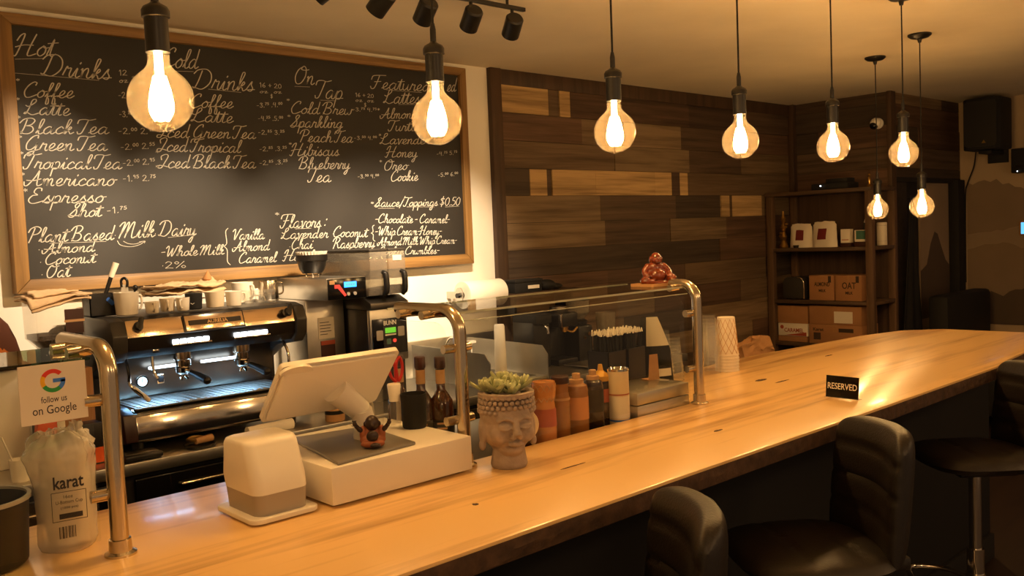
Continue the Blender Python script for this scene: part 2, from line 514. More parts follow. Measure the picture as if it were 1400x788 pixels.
plank_wall('wall_rear_timber', 'x', 3.516, 6.90, YW, -1,
           lights=[(0, 3.61, 4.007), (0, 4.107, 4.205), (3, 3.823, 3.972), (3, 4.013, 4.42), (3, 4.42, 5.04), (3, 5.04, 5.236), (3, 5.331, 5.43), (4, 5.84, 5.95), (4, 5.99, 6.41), (4, 3.61, 4.46, 1), (2, 4.62, 5.45, 1), (1, 4.72, 5.36, 1), (5, 3.61, 4.5, 1), (5, 5.2, 5.9, 1)], seed=5)
plank_wall('wall_side_timber', 'y', 3.16, YW, 6.90, -1, seed=9, m='planks_y', depth=0.3)
plank_wall('wall_alcove_timber', 'x', 6.90, X1, 3.16, -1, z0=1.955, seed=12, depth=0.3)
mb = MB(); mb.box(6.90, X1, 3.2, 3.5, 0, 1.955); struct(mb.build('wall_alcove', 'blackmat'))
mb = MB(); mb.box(3.516, 3.60, YW - 0.035, YW, 0.9, CEIL, 0.004); struct(mb.build('trim_1', 'trimwood'))
mb = MB(); mb.box(3.60, 6.87, YW - 0.022, YW, CEIL - 0.09, CEIL - 0.0, 0.003); struct(mb.build('trim_2', 'trimwood'))
mb = MB(); mb.box(6.84, 6.90, YW - 0.06, YW, 0, CEIL - 0.0, 0.003); struct(mb.build('trim_3', 'trimwood'))
mb = MB(); mb.box(6.865, 6.95, 3.125, 3.16, 0, CEIL, 0.003); struct(mb.build('trim_4', 'trimwood'))
mb = MB(); mb.box(8.08, 8.22, 3.10, 3.2, 0, 1.955, 0.004); struct(mb.build('trim_5', 'blackmat'))
mb = MB(); mb.box(6.9, 8.235, 3.14, 3.2, 1.93, 1.97, 0.004); struct(mb.build('trim_6', 'blackmat'))

# mural on the end wall: layered mountain silhouettes painted on thin boards
def ridge(seed, n, u0, u1, base, amp, bottom, rough=0.5):
    pts = []
    for i in range(n + 1):
        u = u0 + (u1 - u0) * i / n
        pts.append((u, base + amp * (noise.fractal(Vector((u * 1.6 + seed, seed * 3.1, 0)), rough, 2.2, 5))))
    return pts + [(u1, bottom), (u0, bottom)]
mu = thing('mountain_mural', 'brown misty mountain mural painted across the right end wall', 'mural', (X1, 0, 0))
def mural_layer(name, poly, off, m, parent):
    mb = MB()
    mb.prism([(-y, z) for y, z in poly], 0, off, mtx=basis((0, 0, 0), (0, -1, 0), (0, 0, 1)))
    return mb.build(name, m, parent)
mural_layer('far_range', ridge(3, 60, 0.2, 3.09, 1.86, 0.16, 0.7), 0.003, 'mural_far', mu)
mural_layer('mist_band', ridge(8, 60, 0.2, 3.09, 1.50, 0.06, 0.7), 0.005, 'mural_mid', mu)
mural_layer('middle_range', ridge(14, 60, 0.2, 3.09, 1.34, 0.07, 0.7), 0.006, 'mural_far', mu)
mural_layer('near_range', ridge(21, 60, 0.2, 3.09, 0.98, 0.10, 0.7), 0.008, 'mural_near', mu)
mp = thing('mural_panel', 'pale mountain mural panel framed in black below the timber soffit', 'mural', (7.5, 3.2, 0))
mb = MB(); mb.box(0, 0.58, -0.015, 0, 0.6, 1.93); mb.build('painted_panel', 'mural_mid', mp)
mb = MB(); mb.prism([(0.12, 1.25), (0.2, 1.42), (0.28, 1.52), (0.34, 1.50), (0.42, 1.38), (0.5, 1.27), (0.58, 1.22), (0.58, 0.8), (0.0, 0.8), (0.0, 1.2)], 0, 0.003, mtx=basis((0, -0.015, 0), (1, 0, 0), (0, 0, 1))); mb.build('painted_mountain', 'mural_near', mp)

# ------------------------------------------------------------------ bar counter
bar = thing('bar_counter', 'long honey coloured timber bar top with dark live edge running across the picture', 'bar counter', (0, 0, 0))
outline = [(-0.7, 1.25), (0.6, 1.247), (1.7, 1.25), (2.7, 1.244), (3.6, 1.248), (3.76, 1.272), (4.01, 1.292), (4.4, 1.31), (4.66, 1.36), (4.70, 1.50), (4.68, 1.876), (4.53, 2.03), (4.25, 2.10), (3.33, 2.18),
           (2.39, 2.14), (2.39, 1.748), (1.405, 1.748), (1.405, 2.08), (0.69, 2.07), (-0.7, 2.06)]
mb = MB(); mb.prism(outline, 1.024, CT, bev=0.005); mb.build('timber_top', 'counter', bar)
mb = MB()
edge = [(-0.7, 1.25), (0.6, 1.247), (1.7, 1.25), (2.7, 1.244), (3.6, 1.248), (3.76, 1.272), (4.01, 1.292), (4.4, 1.31), (4.66, 1.36)]
def edge_y(x):
    for (a, ya), (b, yb) in zip(edge, edge[1:]):
        if a <= x <= b: return ya + (yb - ya) * (x - a) / (b - a)
    return edge[-1][1]
def barkf(u, v):
    x = -0.7 + 5.34 * u
    z = 1.022 + 0.042 * v
    n_ = noise.fractal(Vector((x * 7, z * 30, 2)), 0.6, 2.1, 4)
    return (x, edge_y(x) - 0.004 - 0.007 * abs(n_) * (1 - abs(2 * v - 1) ** 3), z + (0.006 * noise.noise(Vector((x * 5, 0, 4))) if 0.01 < v < 0.99 else 0))
mb.quadgrid(barkf, 400, 6); mb.build('live_edge', 'bark', bar)
for x, y, a, b in ((2.86, 1.80, 0.034, 0.012), (2.88, 1.725, 0.046, 0.005), (1.193, 1.452, 0.007, 0.007), (2.08, 1.45, 0.020, 0.006), (1.55, 1.505, 0.045, 0.003), (3.55, 1.9, 0.03, 0.006)):
    mb = MB()
    mb.prism([(x + a * cos(t) * (1 + 0.3 * noise.noise(Vector((t * 2, x, 1)))), y + b * sin(t) * (1 + 0.5 * noise.noise(Vector((t * 3, y, 5))))) for t in [2 * pi * i / 22 for i in range(22)]], CT - 0.001, CT + 0.0004)
    mb.build('wood_knot', 'bark', bar)
base = thing('bar_cabinet', 'black panelled front under the timber bar top', 'bar cabinet', (0, 0, 0))
mb = MB(); mb.box(-0.7, 4.5, 1.60, 1.64, 0.0, 1.024); mb.build('front_panel', 'panel_black', base)
mb = MB(); mb.box(-0.7, 1.40, 1.64, 1.98, 0.08, 1.024); mb.box(2.39, 4.5, 1.64, 1.98, 0.08, 1.024); mb.build('carcass', 'blackmat', base)
mb = MB(); mb.box(-0.7, 4.5, 1.58, 1.60, 0.0, 0.12, 0.003); mb.build('kick_board', 'blackmat', base)

prep = thing('prep_counter', 'lowered steel prep counter sunk behind the glass guard', 'prep counter', (1.41, 1.75, 0))
mb = MB(); mb.box(0.0, 0.975, 0.0, 0.46, 1.03, 1.05, 0.003); mb.build('steel_top', 'steel_dark', prep)
mb = MB(); mb.box(0.0, 0.975, 0.0, 0.44, 0.06, 1.03); mb.build('cabinet', 'blackmat', prep)

# ------------------------------------------------------------------ back counter
bc = thing('back_counter', 'stainless steel back counter with black drawers below', 'counter', (0, 0, 0))
mb = MB(); mb.box(-1.0, 4.4, 3.27, 3.978, BC - 0.045, BC, 0.004); mb.build('steel_top', 'steel', bc)
mb = MB(); mb.box(-1.0, 4.4, 3.31, 3.975, 0.0, BC - 0.045); mb.build('cabinet_body', 'blackmat', bc)
for i, x in enumerate((0.55, 1.12, 1.69, 2.26)):
    mb = MB(); mb.box(x, x + 0.54, 3.285, 3.31, 0.42, 0.815, 0.006)
    d = mb.build('drawer_front', 'blackgloss', bc)
    mb = MB(); mb.tube([(x + 0.16, 3.287, 0.77), (x + 0.16, 3.262, 0.77), (x + 0.38, 3.262, 0.77), (x + 0.38, 3.287, 0.77)], 0.006); mb.build('handle', 'chrome', d)

# ------------------------------------------------------------------ pendant lamps
def make_lamp(zc, label, loc):
    """zc = bulb centre below the ceiling"""
    r = 0.0625
    t = thing('pendant_lamp', label, 'lamp', loc, group='round filament pendant lamps')
    mb = MB(); mb.lathe([(0, 0), (0.060, 0), (0.060, -0.008), (0.045, -0.02), (0.012, -0.026), (0.008, -0.045), (0, -0.045)][::-1], 32); mb.build('canopy', 'black', t)
    top = zc + 0.165
    mb = MB(); mb.tube([(0, 0, -0.03), (0.001, 0, top * 0.5), (0, 0, top)], 0.0032, 8, smooth=6); mb.build('cord', 'blackmat', t)
    mb = MB(); mb.lathe([(0, zc + 0.072), (0.0225, zc + 0.072), (0.0225, zc + 0.138), (0.0265, zc + 0.14), (0.0265, zc + 0.153), (0.0225, zc + 0.160), (0.012, zc + 0.166), (0.0075, zc + 0.170), (0.0075, zc + 0.200), (0.0045, zc + 0.215), (0, zc + 0.215)], 32)
    mb.build('socket', 'black', t)
    sock = zc + 0.072; zc = zc - 0.019
    prof = [(0, zc - r)]
    for a in range(-84, 58, 6):
        prof.append((r * cos(radians(a)), zc + r * sin(radians(a))))
    prof += [(0.0285, zc + 0.0575), (0.0235, zc + 0.064), (0.0208, zc + 0.071), (0.0203, sock + 0.002)]
    mb = MB(); mb.lathe(prof, 56); b = mb.build('bulb', 'bulb', t, angle=80)
    mb = MB()
    for k in range(6):
        a = 2 * pi * k / 6 + 0.3
        mb.tube([(0.008 * cos(a), 0.008 * sin(a), zc + 0.044), (0.016 * cos(a), 0.016 * sin(a), zc + 0.010), (0.017 * cos(a), 0.017 * sin(a), zc - 0.018), (0.009 * cos(a), 0.009 * sin(a), zc - 0.038)], [0.0055, 0.0062, 0.0075, 0.008, 0.007], 8, smooth=4)
    mb.tube([(0, 0, zc + 0.040), (0, 0, sock + 0.001)], [0.0085, 0.0075], 12)
    mb.build('filament', 'filament', b)
    li = bpy.data.lights.new('bulb_light', 'POINT'); li.energy = BULB_W; li.color = BULB_COL; li.shadow_soft_size = 0.03
    lo = link(bpy.data.objects.new('bulb_light', li), t); lo.location = (0, 0, zc)
    return t
LY = 1.76; LZ = 1.952 - CEIL
LAMPS = [(0.697, LY, LZ, 'nearest and largest pendant bulb, hanging in front of the left half of the menu board'),
         (1.378, LY, LZ, 'pendant bulb hanging in front of the right edge of the menu board'),
         (2.045, LY, LZ, 'pendant bulb hanging before the pale planks of the timber wall, third along the bar'),
         (2.705, LY, LZ, 'pendant bulb fourth along the bar, before the right end of the timber wall'),
         (3.355, LY, LZ + 0.004, 'pendant bulb fifth along the bar, before the corner soffit'),
         (4.02, 1.775, LZ, 'pendant bulb sixth along the bar, hanging beside the white security camera'),
         (5.38, 2.54, 1.722 - CEIL, 'smallest low pendant bulb beside the right post of the shelf unit'),
         (4.95, 2.09, 1.722 - CEIL, 'low pendant bulb before the framed mural panel')]
for x, y, zc, lab in LAMPS:
    make_lamp(zc, lab, (x, y, CEIL))

# ------------------------------------------------------------------ ceiling track with spot heads
tr = thing('track_light', 'black ceiling track bar with five round spot heads', 'track light', (0, 2.72, CEIL))
zb = 2.57 - CEIL
mb = MB(); mb.box(1.2, 2.615, -0.009, 0.009, zb - 0.008, zb + 0.008, 0.002); mb.build('track_bar', 'black', tr)
for x in (1.5, 2.52):
    mb = MB(); mb.cyl((x, 0, zb), (x, 0, 0), 0.006); mb.lathe([(0, -0.012), (0.03, -0.012), (0.03, 0)], 20, mtx=T(x, 0, 0)); mb.build('stem', 'black', tr)
SPOTS = [(1.672, 2.515, (0.85, 4.0, 1.62)), (1.90, 2.500, (1.60, 4.0, 1.47)), (2.10, 2.495, (2.30, 4.0, 1.45)), (2.325, 2.497, (2.72, 4.0, 1.45)), (2.545, 2.495, (3.12, 4.0, 1.45))]
for x, z, tgt in SPOTS:
    c = Vector((x, 0, z - CEIL))
    d = (Vector((tgt[0], tgt[1] - 2.72, tgt[2] - CEIL)) - c).normalized()
    mb = MB(); mb.cyl((x, 0, zb), (x, 0, z - CEIL + 0.02), 0.007, seg=12)
    mb.build('yoke', 'black', tr)
    mb = MB()
    q = T(*c) @ d.to_track_quat('Z', 'Y').to_matrix().to_4x4()
    mb.lathe([(0, -0.045), (0.031, -0.045), (0.037, -0.038), (0.037, 0.045), (0.033, 0.045), (0.031, 0.03), (0, 0.03)], 28, mtx=q)
    h = mb.build('spot_head', 'black', tr)
    li = bpy.data.lights.new('spot_lamp', 'SPOT'); li.energy = SPOT_W; li.color = SPOT_COL; li.spot_size = radians(46); li.spot_blend = 0.85; li.shadow_soft_size = 0.025
    lo = link(bpy.data.objects.new('spot_lamp', li), h)
    lo.matrix_local = T(*(c + d * 0.048)) @ d.to_track_quat('-Z', 'Y').to_matrix().to_4x4()

# ------------------------------------------------------------------ chalk menu board
G = {
 'a': (1.1, [[(.8,.85),(.5,1),(.15,.6),(.15,.15),(.4,0),(.7,.35),(.85,.95),(.75,.2),(.9,0),(1.15,.2)]]),
 'b': (.95, [[(0,.15),(.35,1.2),(.5,1.9),(.3,2.0),(.2,1.4),(.2,.3),(.35,0),(.65,.15),(.75,.7),(.6,1.0),(1.0,.85)]]),
 'c': (.8, [[(.7,.8),(.5,1),(.15,.6),(.15,.2),(.4,0),(.85,.25)]]),
 'd': (1.05, [[(.72,.85),(.45,1),(.12,.6),(.12,.15),(.35,0),(.6,.3),(.72,.85)],[(.82,2.05),(.78,1.2),(.70,.4),(.82,0),(1.1,.2)]]),
 'e': (.8, [[(0,.15),(.45,.45),(.6,.85),(.4,1),(.15,.6),(.2,.1),(.5,0),(.85,.3)]]),
 'f': (.65, [[(0,.15),(.4,1.2),(.55,1.9),(.35,2.0),(.25,1.3),(.2,-.4),(.25,-.9),(.45,-.8),(.4,-.2),(.25,.1),(.7,.3)]]),
 'g': (1.0, [[(.75,.85),(.45,1),(.12,.6),(.15,.15),(.4,0),(.7,.4),(.8,.95),(.7,-.4),(.5,-.95),(.2,-.8),(.4,-.35),(1.05,.2)]]),
 'h': (1.05, [[(0,.15),(.35,1.2),(.5,1.9),(.3,2),(.2,1.4),(.15,0),(.3,.75),(.6,1),(.75,.7),(.7,.2),(.85,0),(1.1,.2)]]),
 'i': (.6, [[(0,.15),(.3,.95),(.25,.2),(.4,0),(.65,.2)], [(.42,1.4),(.46,1.5)]]),
 'k': (.9, [[(0,.15),(.35,1.2),(.5,1.9),(.3,2),(.2,1.4),(.15,0),(.5,.95),(.65,.8),(.4,.5),(.2,.5),(.5,.3),(.65,0),(.95,.2)]]),
 'l': (.55, [[(0,.15),(.35,1.1),(.48,1.9),(.3,2),(.18,1.4),(.2,.2),(.4,0),(.65,.2)]]),
 'm': (1.2, [[(.05,.8),(.15,.9),(.1,0),(.2,.7),(.42,1),(.5,.7),(.48,0),(.58,.7),(.8,1),(.9,.7),(.85,.2),(1,0),(1.25,.2)]]),
 'n': (.9, [[(.02,.8),(.12,.9),(.1,0),(.22,.7),(.5,1),(.6,.7),(.55,.2),(.7,0),(.95,.2)]]),
 'o': (.9, [[(.5,1),(.15,.6),(.15,.2),(.4,0),(.7,.3),(.7,.8),(.5,1),(.6,.8),(1.0,.85)]]),
 'p': (.9, [[(0,.2),(.2,.95),(.1,-.95)],[(.12,.2),(.3,.85),(.6,1),(.75,.6),(.6,.1),(.35,0),(.3,.1),(.95,.15)]]),
 'r': (.75, [[(0,.2),(.2,1.05),(.3,.85),(.55,.9),(.5,.3),(.6,0),(.85,.2)]]),
 's': (.7, [[(0,.15),(.4,1.05),(.4,.7),(.6,.3),(.45,0),(.15,.1),(.3,.15),(.8,.2)]]),
 't': (.62, [[(0,.15),(.35,1.7),(.25,.3),(.4,0),(.7,.2)],[(-.1,1.25),(.7,1.35)]]),
 'u': (.95, [[(.05,.95),(.05,.3),(.25,0),(.55,.4),(.65,.95),(.6,.2),(.75,0),(1,.2)]]),
 'v': (.8, [[(.05,.9),(.2,1),(.3,.1),(.4,0),(.65,.9),(.9,.9)]]),
 'w': (1.1, [[(.05,.95),(.05,.2),(.25,0),(.45,.3),(.5,.9),(.5,.2),(.7,0),(.9,.3),(.95,.95),(1.15,.85)]]),
 'x': (.8, [[(.05,.9),(.3,.6),(.5,.1),(.8,.2)],[(.65,1),(.1,0)]]),
 'y': (.9, [[(.05,.95),(.08,.3),(.3,.05),(.55,.4),(.65,.95),(.6,-.3),(.4,-.95),(.15,-.8),(.4,-.3),(.95,.2)]]),
 'z': (.8, [[(.1,.9),(.6,.95),(.1,.05),(.5,.1),(.8,.2)]]),
 'A': (1.55, [[(-.1,.5),(0,.05),(.3,.1),(.8,1.2),(1.05,2.1),(1.05,1.2),(1.1,.2),(1.25,0),(1.55,.2)],[(.1,.75),(.7,.7),(1.35,.95)]]),
 'B': (1.4, [[(.35,1.9),(.25,.8),(.1,.05)],[(-.2,1.5),(.1,2),(.7,2.15),(1.05,1.8),(.8,1.25),(.4,1.1),(.9,1.0),(1.1,.5),(.8,.05),(.3,.05),(.1,.3)]]),
 'C': (1.3, [[(1.0,1.7),(1.05,2.0),(.75,2.1),(.3,1.6),(.05,.8),(.25,.1),(.65,0),(1.35,.4)]]),
 'D': (1.6, [[(.45,1.9),(.3,.8),(.1,.1),(-.1,.2),(.2,.1),(.8,0),(1.35,.7),(1.3,1.6),(.8,2.1),(.1,2.0),(-.2,1.6)]]),
 'E': (1.25, [[(.9,1.75),(.85,2.05),(.45,2.05),(.3,1.5),(.65,1.15),(.25,1.05),(0,.5),(.2,.05),(.6,0),(1.3,.35)]]),
 'F': (1.2, [[(.65,1.95),(.5,.9),(.3,.1),(0,0),(-.15,.3)],[(-.2,1.4),(-.1,1.9),(.4,2.05),(1.4,2.1)],[(.2,1.05),(.95,1.15)]]),
 'G': (1.4, [[(1.0,1.75),(.95,2.1),(.5,1.9),(.1,1.0),(.2,.2),(.6,.15),(.95,.6),(1.05,1.05),(.9,-.3),(.5,-.7),(.4,-.3),(1.4,.2)]]),
 'H': (1.6, [[(-.1,1.5),(.1,2),(.4,2.1),(.25,.9),(.05,0),(-.2,.1)],[(1.3,2.1),(1.05,1.0),(.95,.15),(1.15,0),(1.6,.2)],[(-.1,.85),(.5,1.05),(1.25,1.05)]]),
 'I': (1.0, [[(.1,1.3),(.0,1.8),(.5,2.1),(.8,1.8),(.55,.8),(.3,.05),(-.1,.05),(-.05,.4),(.5,.35),(1.0,.2)]]),
 'L': (1.3, [[(-.1,1.2),(.2,1.1),(.75,1.7),(.7,2.1),(.4,1.9),(.3,1.0),(.1,.15),(-.1,.1),(.1,.3),(.7,-.05),(1.3,.2)]]),
 'M': (1.9, [[(-.15,1.5),(.1,1.9),(.35,1.9),(.2,.9),(.05,.05)],[(.2,.6),(.6,1.8),(.8,1.9),(.75,.9),(.65,.1)],[(.75,.6),(1.15,1.8),(1.4,1.9),(1.35,.8),(1.4,.1),(1.6,0),(1.9,.2)]]),
 'O': (1.35, [[(.7,2.05),(.2,1.6),(.0,.8),(.25,.05),(.75,.1),(1.1,.9),(1.0,1.8),(.7,2.05),(.5,1.7),(.9,1.6),(1.35,1.7)]]),
 'P': (1.2, [[(.4,1.9),(.25,.8),(.1,0)],[(-.2,1.4),(0,1.9),(.6,2.15),(1.1,1.8),(.9,1.2),(.3,1.0)]]),
 'R': (1.4, [[(.4,1.9),(.25,.8),(.1,0)],[(-.2,1.4),(0,1.9),(.6,2.15),(1.05,1.8),(.8,1.2),(.3,1.05),(.7,.9),(1.0,.1),(1.4,.2)]]),
 'S': (1.15, [[(.0,.2),(.6,1.1),(1.0,1.9),(.75,2.1),(.5,1.7),(.75,1.1),(.8,.5),(.5,0),(.1,.05),(.0,.3),(.5,.2),(1.15,.2)]]),
 'T': (1.05, [[(.75,1.95),(.55,.9),(.35,.1),(.05,0),(-.05,.25)],[(-.2,1.5),(-.1,1.95),(.4,2.05),(.9,1.95),(1.4,2.1)]]),
 'V': (1.3, [[(-.1,1.6),(.15,2),(.35,1.8),(.4,.6),(.5,.0),(.9,1.2),(1.2,2.05),(1.4,2.0)]]),
 'W': (1.75, [[(-.1,1.6),(.15,2),(.3,1.7),(.3,.5),(.4,.0),(.7,.8),(.95,1.6),(.9,.5),(1.0,.0),(1.35,1.0),(1.6,2.05),(1.8,2.0)]]),
 '0': (1.0, [[(.5,2),(.1,1.4),(.1,.5),(.4,0),(.8,.5),(.8,1.5),(.5,2)]]),
 '1': (.6, [[(.1,1.6),(.35,2),(.35,0)]]),
 '2': (1.0, [[(.1,1.6),(.4,2),(.8,1.6),(.5,.8),(.05,.05),(.4,.1),(.95,.0)]]),
 '3': (.95, [[(.1,1.7),(.45,2),(.75,1.6),(.35,1.1),(.8,.7),(.5,0),(.05,.25)]]),
 '4': (1.0, [[(.25,2),(.1,1.1),(.8,1.1)],[(.75,1.9),(.65,0)]]),
 '5': (.95, [[(.8,2),(.25,1.95),(.2,1.2),(.6,1.2),(.8,.6),(.4,0),(.05,.2)]]),
 '6': (.95, [[(.7,2),(.2,1.2),(.15,.4),(.45,0),(.8,.4),(.55,1),(.2,.6)]]),
 '7': (.9, [[(.05,2),(.8,1.95),(.4,1.0),(.25,0)]]),
 '8': (.95, [[(.7,1.7),(.4,2),(.2,1.5),(.6,1.0),(.75,.4),(.4,0),(.1,.4),(.4,1.0),(.7,1.7)]]),
 '9': (.95, [[(.75,1.6),(.4,2),(.1,1.5),(.4,1.1),(.75,1.6),(.6,0)]]),
 '.': (.4, [[(.1,0),(.2,.15)]]), '-': (.8, [[(.1,.8),(.6,.85)]]), ' ': (.42, []),
 '+': (1.0, [[(.1,1.0),(.9,1.0)],[(.5,1.6),(.5,.4)]]),
 '%': (1.4, [[(.3,2),(.05,1.6),(.3,1.2),(.55,1.6),(.3,2)],[(1.2,2),(.2,0)],[(1.1,.8),(.85,.4),(1.1,0),(1.35,.4),(1.1,.8)]]),
 '$': (1.1, [[(.85,1.6),(.5,1.85),(.15,1.5),(.5,1.05),(.85,.6),(.5,.2),(.1,.45)],[(.55,2.2),(.45,-.2)]]),
 '/': (.8, [[(.75,2.3),(.05,-.3)]]), ':': (.5, [[(.2,.3),(.25,.4)],[(.3,1.2),(.35,1.3)]]),
 '*': (1.0, [[(.5,1.5),(.5,.5)],[(.1,1.25),(.9,.75)],[(.1,.75),(.9,1.25)]]),
 '_': (1.0, [[(0,.0),(1,.0)]]),
 '~': (1.0, [[(0,1.5),(.10,.4),(.45,-.1),(.8,.5),(1,1.5)],[(.22,1.4),(.4,.75),(.65,.7),(.92,1.4)],[(.80,1.3),(1.0,1.5),(.98,1.0)]]),
 '{': (.6, [[(.6,2),(.3,1.8),(.35,1.2),(.05,1.0),(.35,.8),(.3,.2),(.6,0)]]),
}
def chalk_line(mb, s, x0, z0, x1, z1, xh, plain):
    slant = 0.0 if plain else 0.30
    unit = xh / 2.0 if plain else xh
    strokes = []; pen = 0.0; sup = False; k = 1.0; dy = 0
    for ch in s:
        if ch == '^': sup = True; continue
        if ch in ' ': sup = False
        if ch not in G: continue
        adv, st = G[ch]
        if sup: k, dy = 0.55, 1.0
        else: k, dy = 1.0, 0.0
        for p in st: strokes.append([(pen + x * k, y * k + dy) for x, y in p])
        pen += adv * k + (0.12 if plain else 0.0)
    if pen == 0: return
    wx = math.hypot(x1 - x0, z1 - z0)
    ux, uz = (x1 - x0) / wx, (z1 - z0) / wx
    sx = wx / pen
    w = 0.0036 if not plain else 0.0026
    w = w * (0.75 + 0.25 * min(1.6, unit / 0.025))
    t = bmesh.new()
    for st in strokes:
        pts = [Vector((x * sx + slant * y * unit, y * unit, 0)) for x, y in st]
        if len(pts) > 2: pts = catmull(pts, 5)
        prev = None
        for i, p in enumerate(pts):
            d = pts[min(i + 1, len(pts) - 1)] - pts[max(i - 1, 0)]
            if d.length < 1e-7: continue
            d.normalize()
            n_ = Vector((-d.y, d.x, 0))
            ww = w * (0.75 + 0.5 * abs(d.y)) * 0.5
            q = [p + n_ * ww, p - n_ * ww]
            if i == 0: q = [v - d * ww for v in q]
            if i == len(pts) - 1: q = [v + d * ww for v in q]
            q = [t.verts.new((x0 + v.x * ux - v.y * uz * 0, 0, z0 + v.x * uz + v.y)) for v in q]
            if prev: t.faces.new((prev[0], prev[1], q[1], q[0]))
            prev = q
    mb._add(t)
